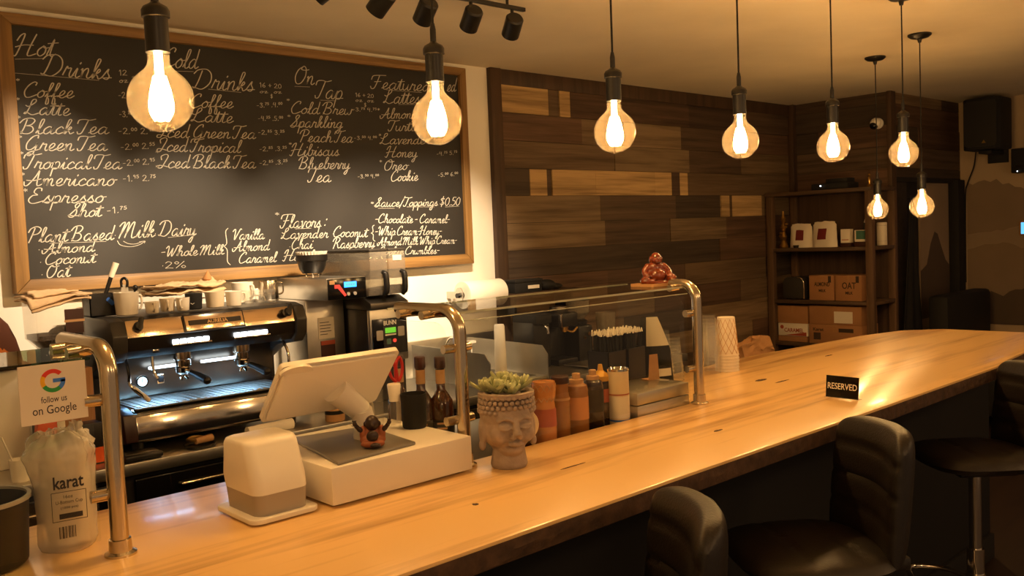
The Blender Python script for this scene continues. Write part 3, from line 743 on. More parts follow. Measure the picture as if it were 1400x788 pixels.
CHALK = [
('Hot', 0.996, 2.432, 1.141, 2.444, 0.0403, 0),
('Drinks', 1.089, 2.363, 1.354, 2.368, 0.0411, 0),
('12', 1.394, 2.39, 1.431, 2.393, 0.0217, 1),
('oz', 1.392, 2.359, 1.432, 2.362, 0.0217, 1),
('+', 1.445, 2.379, 1.464, 2.38, 0.0156, 1),
('16', 1.474, 2.387, 1.508, 2.39, 0.022, 1),
('oz', 1.472, 2.359, 1.507, 2.362, 0.022, 1),
('Coffee', 1.014, 2.27, 1.203, 2.28, 0.029, 0),
('Latte', 1.017, 2.203, 1.184, 2.207, 0.029, 0),
('Black Tea', 0.993, 2.124, 1.333, 2.139, 0.029, 0),
('Green Tea', 1.005, 2.058, 1.322, 2.068, 0.0291, 0),
('Tropical Tea', 0.997, 1.985, 1.377, 1.992, 0.0291, 0),
('Americano', 0.996, 1.918, 1.345, 1.921, 0.0291, 0),
('Espresso', 1.004, 1.848, 1.296, 1.849, 0.0292, 0),
('Shot', 1.151, 1.79, 1.28, 1.791, 0.027, 0),
('-1.^75', 1.305, 1.803, 1.393, 1.808, 0.0247, 1),
('-2.^00', 1.385, 2.293, 1.446, 2.298, 0.0248, 1),
('-3.^25', 1.383, 2.213, 1.441, 2.216, 0.0248, 1),
('-2.^00 2.^95', 1.375, 2.141, 1.531, 2.148, 0.0248, 1),
('-2.^00 2.^55', 1.38, 2.073, 1.53, 2.085, 0.0249, 1),
('-2.^00 2.^95', 1.384, 2.005, 1.525, 2.017, 0.0249, 1),
('-1.^95 2.^75', 1.38, 1.939, 1.524, 1.944, 0.025, 1),
('Cold', 1.578, 2.441, 1.741, 2.45, 0.0416, 0),
('Drinks', 1.715, 2.359, 2.006, 2.369, 0.0426, 0),
('Coffee', 1.692, 2.273, 1.898, 2.283, 0.0294, 0),
('Latte', 1.699, 2.211, 1.894, 2.215, 0.0295, 0),
('Iced Green Tea', 1.542, 2.133, 2.003, 2.146, 0.0288, 0),
('Iced Tropical', 1.538, 2.072, 1.921, 2.078, 0.0288, 0),
('Iced Black Tea', 1.537, 1.999, 1.994, 2.007, 0.0288, 0),
('16 + 20', 2.041, 2.392, 2.159, 2.394, 0.0207, 1),
('oz  oz', 2.039, 2.364, 2.158, 2.37, 0.0173, 1),
('$', 2.094, 2.344, 2.11, 2.345, 0.0174, 1),
('-3.^75 .4.^00', 2.02, 2.294, 2.158, 2.307, 0.0207, 1),
('-4.^25 .5.^00', 2.023, 2.233, 2.157, 2.24, 0.0207, 1),
('-2.^85 3.^25', 2.019, 2.167, 2.161, 2.173, 0.0207, 1),
('-2.^85 .3.^25', 2.021, 2.088, 2.168, 2.096, 0.0208, 1),
('-2.^85 .3.^25', 2.017, 2.022, 2.168, 2.032, 0.0208, 1),
('On', 2.224, 2.424, 2.333, 2.426, 0.0426, 0),
('Tap', 2.337, 2.362, 2.493, 2.365, 0.0434, 0),
('Cold Brew', 2.195, 2.277, 2.545, 2.291, 0.0284, 0),
('-3.^75 4.^75', 2.551, 2.31, 2.703, 2.316, 0.0187, 1),
('Sparkling', 2.191, 2.21, 2.484, 2.221, 0.0284, 0),
('Peach Tea', 2.238, 2.141, 2.541, 2.149, 0.0286, 0),
('-3.^50 4.^00', 2.551, 2.164, 2.695, 2.17, 0.0187, 1),
('Hibiscus', 2.186, 2.072, 2.454, 2.079, 0.0284, 0),
('Blueberry', 2.222, 2.008, 2.515, 2.014, 0.0286, 0),
('Tea', 2.27, 1.944, 2.399, 1.946, 0.0325, 0),
('-3.^50 4.^00', 2.561, 1.966, 2.696, 1.971, 0.0188, 1),
('16 + 20', 2.573, 2.386, 2.689, 2.387, 0.0187, 1),
('oz  oz', 2.571, 2.36, 2.688, 2.364, 0.0187, 1),
('$', 2.623, 2.337, 2.641, 2.338, 0.0189, 1),
('Featured', 2.674, 2.435, 3.058, 2.449, 0.0342, 0),
('ed', 3.176, 2.458, 3.24, 2.463, 0.0366, 0),
('Lattes', 2.748, 2.364, 2.979, 2.376, 0.0346, 0),
('Almond', 2.72, 2.282, 2.964, 2.296, 0.0268, 0),
('Turtle', 2.767, 2.219, 2.97, 2.229, 0.027, 0),
('Lavender', 2.712, 2.148, 3.036, 2.16, 0.0269, 0),
('Honey', 2.745, 2.08, 2.947, 2.086, 0.027, 0),
('-4.^75 5.^75', 3.083, 2.097, 3.235, 2.11, 0.0202, 1),
('Oreo', 2.727, 2.01, 2.879, 2.017, 0.027, 0),
('Cookie', 2.765, 1.953, 2.944, 1.959, 0.0271, 0),
('-5.^00 6.^00', 3.086, 1.98, 3.234, 1.99, 0.0203, 1),
('Sauce/Toppings $0.50', 2.655, 1.818, 3.234, 1.821, 0.023, 0),
('-Chocolate - Caramel-', 2.65, 1.734, 3.154, 1.723, 0.023, 0),
('-Whip Cream-Honey-', 2.646, 1.669, 3.093, 1.659, 0.023, 0),
('Almond Milk Whip Cream-', 2.661, 1.614, 3.2, 1.606, 0.0211, 0),
('Cookie Crumbles-', 2.663, 1.564, 3.072, 1.554, 0.0212, 0),
('Flavors :', 2.109, 1.721, 2.36, 1.718, 0.0318, 0),
('Lavender', 2.11, 1.668, 2.365, 1.666, 0.0248, 0),
('Chai', 2.158, 1.616, 2.275, 1.615, 0.025, 0),
('Hazelnut', 2.115, 1.561, 2.358, 1.556, 0.0248, 0),
('Coconut', 2.395, 1.669, 2.6, 1.662, 0.0258, 0),
('Raspberry', 2.391, 1.61, 2.642, 1.607, 0.0259, 0),
('Vanilla', 1.856, 1.673, 2.018, 1.671, 0.0238, 0),
('Almond', 1.856, 1.618, 2.041, 1.617, 0.0238, 0),
('Caramel', 1.881, 1.562, 2.072, 1.559, 0.0239, 0),
('-Whole Milk', 1.518, 1.61, 1.812, 1.607, 0.0225, 0),
('2%', 1.537, 1.557, 1.636, 1.555, 0.0291, 1),
('Plant Based', 0.994, 1.691, 1.324, 1.691, 0.0292, 0),
('Milk', 1.346, 1.696, 1.498, 1.698, 0.0343, 0),
('Dairy', 1.518, 1.7, 1.683, 1.699, 0.0321, 0),
('Almond', 1.044, 1.644, 1.244, 1.645, 0.0236, 0),
('Coconut', 1.049, 1.6, 1.244, 1.598, 0.0237, 0),
('Oat', 1.051, 1.546, 1.14, 1.546, 0.0267, 0),
('.', 1.332, 1.709, 1.338, 1.709, 0.0155, 1),
('.', 1.502, 1.711, 1.509, 1.71, 0.016, 1),
('.', 1.032, 1.66, 1.037, 1.659, 0.0147, 1),
('.', 1.034, 1.609, 1.039, 1.609, 0.0147, 1),
('.', 1.036, 1.559, 1.041, 1.558, 0.0148, 1),
('.', 1.525, 1.568, 1.532, 1.568, 0.0161, 1),
('.', 2.111, 1.682, 2.119, 1.681, 0.0141, 1),
('.', 2.396, 1.684, 2.404, 1.684, 0.0148, 1),
('.', 2.15, 1.627, 2.158, 1.627, 0.0142, 1),
('*', 0.994, 2.328, 1.01, 2.33, 0.0173, 1),
('*', 0.989, 2.253, 1.005, 2.254, 0.0173, 1),
('*', 0.987, 2.181, 1.003, 2.182, 0.0173, 1),
('*', 0.987, 2.104, 1.003, 2.104, 0.0174, 1),
('*', 0.988, 2.04, 1.004, 2.04, 0.0174, 1),
('*', 0.987, 1.956, 1.003, 1.956, 0.0174, 1),
('*', 0.988, 1.889, 1.01, 1.889, 0.0233, 1),
('*', 1.528, 2.062, 1.548, 2.063, 0.016, 1),
('*', 1.524, 1.998, 1.543, 1.999, 0.016, 1),
('*', 2.179, 2.333, 2.199, 2.334, 0.0177, 1),
('*', 2.178, 2.255, 2.198, 2.256, 0.0177, 1),
('*', 2.177, 2.121, 2.197, 2.122, 0.0177, 1),
('*', 2.704, 2.319, 2.722, 2.321, 0.0191, 1),
('*', 2.705, 2.186, 2.723, 2.187, 0.0192, 1),
('*', 2.701, 2.048, 2.72, 2.049, 0.0192, 1),
('*', 2.633, 1.83, 2.656, 1.829, 0.0191, 1),
('*', 2.082, 1.778, 2.109, 1.777, 0.0246, 1),
('_', 0.997, 2.418, 1.11, 2.432, 0.0029, 1),
('_', 0.991, 2.363, 1.348, 2.361, 0.0029, 1),
('_', 1.623, 2.429, 1.733, 2.436, 0.0032, 1),
('_', 1.787, 2.362, 1.964, 2.359, 0.0033, 1),
('_', 2.227, 2.41, 2.32, 2.414, 0.0036, 1),
('_', 2.366, 2.353, 2.467, 2.356, 0.0036, 1),
('_', 2.766, 2.435, 3.027, 2.439, 0.0038, 1),
('_', 2.842, 2.363, 2.973, 2.372, 0.0039, 1),
('_', 1.074, 1.685, 1.321, 1.685, 0.003, 1),
('_', 1.559, 1.693, 1.686, 1.702, 0.0032, 1),
('_', 2.188, 1.715, 2.285, 1.716, 0.0036, 1),
('_', 2.678, 1.81, 2.794, 1.809, 0.0038, 1),
('_', 2.862, 1.816, 3.071, 1.814, 0.0039, 1),
('_', 3.128, 1.813, 3.239, 1.817, 0.0041, 1),
('~', 1.341, 1.662, 1.47, 1.657, 0.0311, 1),
('{', 1.816, 1.559, 1.845, 1.557, 0.169, 1),
('{', 2.626, 1.639, 2.653, 1.638, 0.0841, 1)]
menu = thing('menu_board', 'large framed black chalkboard menu covering the white back wall', 'menu board', (0, YW, 0))
BX0, BX1, BZ0, BZ1 = 0.988, 3.258, 1.543, 2.552
OX0, OX1, OZ0, OZ1 = 0.935, 3.305, 1.487, 2.595
mb = MB(); mb.box(BX0 - 0.02, BX1 + 0.02, -0.043, 0.0, BZ0 - 0.02, BZ1 + 0.02); slate = mb.build('slate', 'slate', menu)
def rail(name, poly, m):
    mb = MB(); mb.prism(poly, 0.0, 0.065, mtx=basis((0, 0, 0), (1, 0, 0), (0, 0, 1)), bev=0.004); mb.build(name, m, menu)
rail('frame_rail', [(OX0, OZ1), (OX1, OZ1), (BX1, BZ1), (BX0, BZ1)], 'frame')
rail('frame_rail', [(OX0, OZ0), (OX1, OZ0), (BX1, BZ0), (BX0, BZ0)], 'frame')
rail('frame_rail', [(OX0, OZ0), (OX0, OZ1), (BX0, BZ1), (BX0, BZ0)], 'frame_v')
rail('frame_rail', [(OX1, OZ0), (OX1, OZ1), (BX1, BZ1), (BX1, BZ0)], 'frame_v')
words, prices = [], {}
for row in CHALK:
    s_ = row[0]
    if s_ in '_.*{~':
        # underlines, dots, stars and braces belong to the nearest word
        words.append([row])
    elif any(c.isdigit() for c in s_) or s_ in ('oz', 'oz  oz', '$', '+'):
        prices[len(prices)] = [row]
    else: words.append([row])
marks = [w for w in words if w[0][0] in '_.*{~']
words = [w for w in words if w[0][0] not in '_.*{~']
for m_ in marks:
    r = m_[0]
    min(words, key=lambda w: ((w[0][1] + w[0][3] - r[1] - r[3]) / 2) ** 2 + (w[0][2] - r[2]) ** 2 * 4).append(r)
for rows, nm in [(w, 'chalk_word') for w in words] + [(p, 'chalk_price') for p in prices.values()]:
    mb = MB()
    for r in rows: chalk_line(mb, *r)
    o = mb.build(nm, 'chalk', slate); o.location = (0, -0.0442, 0)

# ------------------------------------------------------------------ glass sneeze guards
def guard_post(x, y, ztop, reach, label, sides, tops=(0.10, 0.20)):
    t = thing('guard_post', label, 'guard post', (x, y, CT), group='bent steel posts of the glass guards')
    h = ztop - CT
    R_ = 0.055
    arc = [(0, R_ - R_ * cos(a), h - R_ + R_ * sin(a)) for a in [pi / 2 * i / 10 for i in range(11)]]
    mb = MB(); mb.tube([(0, 0, 0.004), (0, 0, 0.15)] + arc + [(0, reach * 0.6, h), (0, reach, h)], 0.0165, 20); mb.build('bent_tube', 'tube', t)
    mb = MB(); mb.lathe([(0, 0), (0.029, 0), (0.029, 0.004), (0.021, 0.008), (0.020, 0.03), (0.0165, 0.031)], 28); mb.build('base_flange', 'tube', t)
    for z in (0.115, 0.295):
        for sx in sides:
            mb = MB(); mb.cyl((0, 0.012, z), (sx * 0.042, 0.016, z), 0.0115, seg=20); mb.build('glass_clamp', 'tube', t)
    for yy in tops:
        for sx in sides:
            mb = MB(); mb.cyl((0, yy, h - 0.01), (sx * 0.042, yy, h - 0.012), 0.0115, seg=20); mb.build('glass_clamp', 'tube', t)
    return t
guard_post(0.556, 1.735, 1.462, 0.262, 'bent steel guard post at the left, beside the plastic cup bag', (-1,))
guard_post(1.388, 1.722, 1.458, 0.255, 'bent steel guard post behind the white cash drawer', (1, -1))
guard_post(2.372, 1.722, 1.458, 0.100, 'bent steel guard post beside the clear cup stacks at the right end of the glass', (-1,), (0.075,))

gl = thing('glass_guard', 'clear glass sneeze guard box over the sauce bottles', 'glass guard', (0, 0, 0))
mb = MB(); mb.box(1.415, 2.347, 1.738, 1.744, 1.092, 1.428, 0.001, seg=1); mb.build('front_pane', 'glass', gl)
mb = MB(); mb.prism([(1.412, 1.760), (2.345, 1.760), (2.345, 1.828), (2.44, 1.828), (2.44, 2.065), (1.412, 2.065)], 1.446, 1.452); mb.build('top_pane', 'glass', gl)
mb = MB(); mb.box(1.412, 2.345, 1.7572, 1.7598, 1.4462, 1.4518); mb.build('edge_highlight', 'paneedge', gl)  # thin pale strips paint the bright line along the pane edges
mb = MB(); mb.box(1.415, 2.347, 1.738, 1.744, 1.4282, 1.4302); mb.build('edge_highlight', 'paneedge', gl)
mb = MB(); mb.box(1.412, 2.44, 2.0652, 2.0675, 1.4462, 1.4518); mb.build('edge_highlight', 'paneedge', gl)
def endpane(x):
    a = [(1.775, 1.10), (2.05, 1.10), (2.05, 1.425), (1.82, 1.425)] + [(1.82 - 0.045 * sin(q), 1.38 + 0.045 * cos(q)) for q in [pi / 2 * i / 6 for i in range(1, 7)]]
    mb = MB(); mb.prism(a, 0, 0.006, mtx=basis((x, 0, 0), (0, 1, 0), (0, 0, 1))); mb.build('end_pane', 'glass', gl)
endpane(1.384); endpane(2.365)
g2 = thing('glass_guard', 'clear glass guard panel at the left edge carrying the white sign', 'glass guard', (0, 0, 0))
mb = MB(); mb.box(-0.4, 0.527, 1.748, 1.754, 1.10, 1.437, 0.001, seg=1); mb.build('front_pane', 'glass', g2)
mb = MB(); mb.box(-0.4, 0.535, 1.765, 2.03, 1.4395, 1.4455, 0.0015, seg=1); mb.build('top_pane', 'glassedge', g2)

# white sign on the left pane
sg = thing('sign_card', 'white card sign with a coloured letter logo on the left glass', 'sign', (0.462, 1.744, 1.391))
mb = MB(); mb.prism([(-0.056, -0.053), (0.056, -0.053), (0.056, 0.053), (-0.056, 0.053)], 0, 0.0015, mtx=basis((0, 0, 0), (1, 0, 0), (0, 0, 1)), bev=0.0); mb.build('card', 'paper', sg)
FR = basis((0, -0.0016, 0), (1, 0, 0), (0, 0, 1))
def arcseg(a0, a1, r0, r1, cx, cy):
    n = 14; p = []
    for i in range(n + 1): a = radians(a0 + (a1 - a0) * i / n); p.append((cx + r1 * cos(a), cy + r1 * sin(a)))
    for i in range(n, -1, -1): a = radians(a0 + (a1 - a0) * i / n); p.append((cx + r0 * cos(a), cy + r0 * sin(a)))
    return p
lg = MB()
for k, (a0, a1) in enumerate(((42, 150), (150, 210), (210, 310), (310, 362))):
    lg.prism(arcseg(a0, a1, 0.0135, 0.021, 0, 0.022), 0, 0.0004, mtx=FR, mi=k)
lg.prism([(0.0, 0.0185), (0.0205, 0.0185), (0.0205, 0.0255), (0.0, 0.0255)], 0, 0.0004, mtx=FR, mi=3)
lg.build('logo', ['red_g', 'yellow_g', 'green_g', 'blue_g'], sg)
mb = MB(); text_mesh(mb, 'follow us', 0.0165, FR @ T(0.0, -0.0115, 0), width=0.043, ex=0.0002); text_mesh(mb, 'on Google', 0.022, FR @ T(0.0, -0.030, 0), width=0.073, ex=0.0002); mb.build('lettering', 'ink', sg)

# ------------------------------------------------------------------ plastic bag of cups
bag = thing('cup_bag', 'clear plastic bag of stacked cups, knotted on top, behind the left guard post', 'bag', (0.503, 1.865, CT))
mb = MB()
for k in range(9):
    z = 0.012 + k * 0.017
    mb.lathe([(0.035, z), (0.043, z + 0.05), (0.0455, z + 0.054), (0.0445, z + 0.056), (0.033, z + 0.002), (0, z + 0.002)], 24)
mb.build('cup_stack', 'cupstack', bag)
mb = MB()
prof = [(0.0, 0.0), (0.046, 0.0), (0.0505, 0.012), (0.051, 0.06), (0.053, 0.12), (0.058, 0.165), (0.061, 0.185), (0.050, 0.21), (0.032, 0.228), (0.016, 0.226), (0.010, 0.215)]
def bagf(u, v):
    a = 2 * pi * u
    f = v * (len(prof) - 1); i = min(int(f), len(prof) - 2); t = f - i
    r = prof[i][0] * (1 - t) + prof[i + 1][0] * t; z = prof[i][1] * (1 - t) + prof[i + 1][1] * t
    n_ = noise.fractal(Vector((cos(a) * 1.5, sin(a) * 1.5, z * 14)), 0.6, 2.1, 3)
    amp = 0.002 + 0.011 * max(0, (z - 0.12) / 0.1)
    sq = 1 + 0.06 * cos(4 * a) * (z < 0.2)
    lean = -0.010 * max(0, z - 0.14) / 0.09
    return ((r * sq + amp * n_) * cos(a) + lean, (r * sq + amp * n_) * sin(a), max(0, z + amp * 0.7 * n_ * (z > 0.05)))
mb.quadgrid(bagf, 72, 48)
for k, (dx, dz, hh) in enumerate(((-0.030, 0.195, 0.055), (0.026, 0.205, 0.055))):
    def earf(u, v, dx=dx, dz=dz, hh=hh):
        a = 2 * pi * u; r = 0.031 * math.sin(min(1, v * 1.15 + 0.22) * pi * 0.92) + 0.002
        n_ = noise.fractal(Vector((cos(a) * 1.2 + dx * 90, sin(a) * 1.2, v * 2.5)), 0.6, 2.1, 3)
        return (dx + (r + 0.007 * n_) * cos(a), (r * 0.7 + 0.005 * n_) * sin(a), dz + hh * (v - 0.35) + 0.006 * n_)
    mb.quadgrid(earf, 36, 18)
mb.build('plastic_bag', 'bag_pl', bag, angle=70)
FB = basis((-0.012, -0.0625, 0.118), (0.98, -0.18, 0.0), (0.0, -0.06, 1))
mb = MB()
text_mesh(mb, 'karat', 0.034, FB @ T(0.0, 0.022, 0), width=0.052, bold=0.0006)
mb.build('bag_lettering', 'ink', bag)
mb = MB()
for x0, x1, y0, y1 in ((-0.030, 0.030, 0.0045, 0.0055), (-0.030, 0.030, -0.0515, -0.0505), (-0.030, -0.029, -0.0515, 0.0055), (0.029, 0.030, -0.0515, 0.0055), (-0.018, 0.022, -0.047, -0.037)):
    mb.box(x0, x1, y0, y1, 0, 0.0005, mtx=FB)
for k, w in enumerate((1, .5, 1.4, .6, 1, .4, 1.2, .7, 1.1, .5, .9)):
    mb.box(-0.020 + k * 0.0027, -0.020 + k * 0.0027 + 0.0016 * w, -0.085, -0.062, 0, 0.0005, mtx=FB)
text_mesh(mb, '16oz', 0.009, FB @ T(-0.002, -0.005, 0)); text_mesh(mb, 'U-Bottom Cup', 0.009, FB @ T(0.0, -0.015, 0), width=0.046); text_mesh(mb, '(1000 pcs)', 0.006, FB @ T(0, -0.026, 0), width=0.03)
mb.build('bag_print', 'ink', bag)
pot = thing('black_tub', 'black plastic tub on the bar at the lower left corner', 'tub', (0.348, 1.862, CT))
mb = MB(); mb.lathe([(0, 0.004), (0.078, 0.004), (0.081, 0.008), (0.088, 0.122), (0.091, 0.126), (0.087, 0.128), (0.084, 0.122), (0.077, 0.01), (0, 0.01)], 40); mb.build('tub_body', 'black', pot)
mb = MB(); mb.lathe([(0.085, 0.122), (0.092, 0.122), (0.092, 0.129), (0.085, 0.129), (0.085, 0.122)], 40); mb.build('rim', 'grey_pl', pot)

# ------------------------------------------------------------------ point of sale
dr = thing('cash_drawer', 'white cash drawer box on the bar carrying the tablet stand', 'cash drawer', (0.972, 1.662, CT))
mb = MB(); mb.box(0.0, 0.39, 0.0, 0.37, 0.006, 0.088, 0.003); mb.build('drawer_case', 'white_pl', dr)
for x in (0.03, 0.36):
    for y in (0.03, 0.33):
        mb = MB(); mb.cyl((x, y, 0), (x, y, 0.007), 0.012); mb.build('foot', 'black', dr)
ts = thing('tablet_stand', 'white point of sale tablet seen from behind, tilted on its swivel stand', 'tablet', (1.12, 1.80, CT + 0.088))
mb = MB(); mb.prism([(-0.125, -0.128), (0.100, -0.105), (0.128, 0.145), (-0.068, 0.182)], 0.0, 0.008, bev=0.003); mb.build('base_plate', 'platemetal', ts)
mb = MB(); mb.lathe([(0, 0), (0.034, 0), (0.033, 0.012), (0.027, 0.03), (0.0255, 0.075), (0, 0.075)], 32, mtx=T(0.055, 0.03, 0.007) @ RX(6) @ RY(-14)); mb.build('swivel_foot', 'white_pl', ts)
# tablet body, screen towards the server
xd = Vector((1, -0.02, 0.005)); yd = Vector((0, -0.12, 0.135))
TB = basis((-0.055, 0.02, 0.152), xd, yd)      # local z points towards -y and down at the customer
def rrect(w, h, r, n=6):
    p = []
    for cx, cy, a0 in ((w / 2 - r, h / 2 - r, 0), (-w / 2 + r, h / 2 - r, 90), (-w / 2 + r, -h / 2 + r, 180), (w / 2 - r, -h / 2 + r, 270)):
        for i in range(n + 1):
            a = radians(a0 + 90 * i / n); p.append((cx + r * cos(a), cy + r * sin(a)))
    return p
mb = MB(); mb.prism(rrect(0.308, 0.185, 0.012), -0.008, 0.004, mtx=TB @ T(0.0115, 0, 0))
for i in range(1): pass
mb.prism(rrect(0.296, 0.172, 0.016), 0.004, 0.012, mtx=TB @ T(0.0115, 0, 0), bev=0.004); mb.build('tablet_case', 'white_pl', ts)
mb = MB(); mb.box(-0.125, 0.125, -0.08, 0.08, -0.0095, -0.008, mtx=TB); mb.build('tablet_screen', 'blackgloss', ts)
p0 = TB @ Vector((0.02, -0.01, 0.008)); p1 = Vector((0.042, 0.035, 0.075))
mb = MB(); mb.cyl(p0, p1, 0.033, 0.027, seg=32); mb.build('swivel_neck', 'white_pl', ts)
mb = MB(); mb.prism([(0.04 * cos(t), 0.022 * sin(t)) for t in [pi * i / 12 for i in range(13)]], 0.006, 0.0135, mtx=TB @ T(-0.105, 0.075, 0) @ RZ(0)); mb.build('case_latch', 'white_pl', ts)

pr = thing('receipt_printer', 'white and grey receipt printer with a sloping face beside the cash drawer', 'printer', (0.872, 1.765, CT))
mb = MB(); mb.prism([(x, y) for x, y in rrect(0.155, 0.185, 0.022)], 0.004, 0.014, bev=0.002); mb.build('base_tray', 'white_pl', pr)
def loft(mb, secs, mi=0):
    """secs: list of (w, y0, y1, z, corner radius)"""
    t = bmesh.new(); rings = []
    for w, y0, y1, z, r in secs:
        rings.append([t.verts.new((x, y + (y0 + y1) / 2, z)) for x, y in rrect(w, y1 - y0, r, 5)])
    for a, b in zip(rings, rings[1:]):
        n = len(a)
        for i in range(n): t.faces.new((a[i], a[(i + 1) % n], b[(i + 1) % n], b[i]))
    t.faces.new(rings[0]); t.faces.new(rings[-1])
    bmesh.ops.recalc_face_normals(t, faces=t.faces)
    return mb._add(t, None, mi)
mb = MB(); loft(mb, [(0.118, -0.076, 0.074, 0.013, 0.022), (0.124, -0.078, 0.078, 0.058, 0.024)]); mb.build('lower_body', 'grey_pl', pr)
mb = MB(); loft(mb, [(0.125, -0.079, 0.079, 0.058, 0.024), (0.127, -0.074, 0.086, 0.085, 0.024), (0.125, -0.046, 0.076, 0.153, 0.022), (0.122, -0.038, 0.068, 0.162, 0.02), (0.114, -0.03, 0.06, 0.1655, 0.02)]); mb.build('sloping_cover', 'white_pl', pr, angle=40)

mk = thing('monk_figurine', 'small dark monk figurine in an orange robe, arms spread, on the tablet plate', 'figurine', (1.128, 1.735, CT + 0.0965), rz=-35)
mb = MB(); mb.ball((0, 0, 0.016), (0.030, 0.022, 0.016)); mb.ball((0, 0.004, 0.030), (0.022, 0.016, 0.020)); mb.ball((-0.020, 0, 0.030), (0.010, 0.011, 0.020)); mb.ball((0.020, 0, 0.030), (0.010, 0.011, 0.020)); mb.ball((0, -0.018, 0.010), (0.028, 0.012, 0.010)); mb.build('robe', 'robe', mk, voxel=0.0018, smooth_it=3)
mb = MB(); mb.ball((0, -0.004, 0.055), (0.0165, 0.0175, 0.0185)); mb.ball((0, -0.021, 0.053), (0.0035, 0.004, 0.004)); mb.ball((-0.017, -0.003, 0.053), (0.003, 0.005, 0.006)); mb.ball((0.017, -0.003, 0.053), (0.003, 0.005, 0.006)); mb.build('head', 'skin_doll', mk, voxel=0.0015, smooth_it=2)
for s in (-1, 1):
    mb = MB(); mb.tube([(s * 0.020, -0.002, 0.036), (s * 0.030, -0.006, 0.043), (s * 0.037, -0.008, 0.052)], [0.006, 0.005], 10, smooth=4); mb.ball((s * 0.039, -0.009, 0.056), (0.005, 0.004, 0.006))
    for k in range(3): mb.tube([(s * 0.039, -0.009, 0.058), (s * (0.036 + 0.004 * k), -0.010, 0.064)], 0.0015, 6)
    mb.build('arm', 'skin_doll', mk)
mb = MB(); mb.ball((0, -0.022, 0.028), (0.014, 0.008, 0.013)); mb.build('chest', 'skin_doll', mk)
mb = MB(); mb.ball((0.006, -0.030, 0.008), (0.012, 0.008, 0.006)); mb.build('foot', 'skin_doll', mk)

# ------------------------------------------------------------------ stone head planter
hp = thing('head_planter', 'stone planter shaped as a serene closed-eyed head with succulents in it', 'planter', (1.455, 1.632, CT), rz=-24)
mb = MB()
mb.lathe([(0, 0.0), (0.043, 0.0), (0.046, 0.008), (0.042, 0.03), (0.040, 0.045), (0.044, 0.06), (0, 0.06)], 36)
mb.ball((0, 0.004, 0.098), (0.064, 0.067, 0.062), sub=4)
mb.ball((0, 0.004, 0.135), (0.068, 0.068, 0.055), sub=4)
mb.ball((0, -0.020, 0.052), (0.034, 0.036, 0.024))                 # chin and jaw
mb.ball((-0.030, -0.034, 0.088), (0.026, 0.024, 0.026)); mb.ball((0.030, -0.034, 0.088), (0.026, 0.024, 0.026))     # cheeks
mb.tube([(0, -0.058, 0.126), (0, -0.068, 0.104), (0, -0.077, 0.088)], [0.008, 0.009, 0.011], 10, smooth=4)             # nose
mb.ball((-0.009, -0.067, 0.084), (0.007, 0.008, 0.006)); mb.ball((0.009, -0.067, 0.084), (0.007, 0.008, 0.006))
for s in (-1, 1):
    mb.tube([(s * 0.008, -0.064, 0.124), (s * 0.024, -0.064, 0.131), (s * 0.044, -0.052, 0.123)], 0.0045, 8, smooth=5)   # brows
    mb.ball((s * 0.026, -0.056, 0.112), (0.017, 0.012, 0.008))      # closed lids
    mb.tube([(s * 0.012, -0.065, 0.107), (s * 0.026, -0.069, 0.104), (s * 0.041, -0.058, 0.107)], 0.0026, 8, smooth=5)
    mb.ball((s * 0.064, 0.006, 0.092), (0.009, 0.018, 0.036)); mb.ball((s * 0.066, 0.004, 0.058), (0.009, 0.011, 0.014))  # long ears
mb.tube([(-0.018, -0.058, 0.067), (0, -0.066, 0.066), (0.018, -0.058, 0.067)], 0.0055, 8, smooth=5)
mb.ball((-0.0055, -0.064, 0.070), (0.008, 0.006, 0.0045)); mb.ball((0.0055, -0.064, 0.070), (0.008, 0.006, 0.0045))
mb.build('stone_head', 'stone', hp, voxel=0.0022, smooth_it=2)
mb = MB(); rnd = random.Random(3)
for row in range(4):
    zz = 0.142 + row * 0.012; rr = 0.067 - 0.001 * row
    for k in range(30):
        a = 2 * pi * (k + 0.5 * (row % 2)) / 30
        if row == 0 and sin(a) < -0.75: continue
        mb.ball((rr * cos(a), 0.004 + rr * sin(a), zz), 0.0072, sub=1)
mb.lathe([(0.058, 0.178), (0.068, 0.176), (0.070, 0.186), (0.060, 0.188), (0.056, 0.18)], 36, mtx=T(0, 0.004, 0))
mb.build('hair_curls', 'stone', hp, angle=80)
mb = MB(); mb.lathe([(0, 0.183), (0.058, 0.180)], 24, mtx=T(0, 0.004, 0)); mb.build('soil', 'soil', hp)
rnd = random.Random(11)
def leaf(mb, base, az, el, ln, w):
    t = bmesh.new()
    m = T(*base) @ RZ(az) @ RY(-el)
    n = 7; g = []
    for i in range(n):
        f = i / (n - 1); ww = w * math.sin(min(1, f * 0.85 + 0.12) * pi) ** 0.8 * (1.0 if i % 2 else 0.82)
        zz = 0.25 * ln * f * f
        g.append([t.verts.new((ln * f, -ww, zz + 0.004)), t.verts.new((ln * f, 0, zz - 0.002)), t.verts.new((ln * f, ww, zz + 0.004))])
    for a, b in zip(g, g[1:]):
        for k in range(2): t.faces.new((a[k], b[k], b[k + 1], a[k + 1]))
    mb._add(t, m)
for k, (cx, cy, cz, sc) in enumerate(((-0.025, -0.012, 0.186, 1.0), (0.028, -0.006, 0.188, 0.95), (0.0, 0.024, 0.196, 1.0), (0.004, -0.030, 0.184, 0.8), (-0.045, 0.014, 0.188, 0.85))):
    mb = MB()
    for i in range(17):
        el = 15 + 58 * (i / 17); leaf(mb, (cx, cy, cz), i * 137.5 + k * 40, el, sc * rnd.uniform(0.038, 0.05) * (1.1 - 0.4 * i / 17), sc * rnd.uniform(0.011, 0.016))
    mb.build('succulent', 'leaf', hp, solid=0.0015)

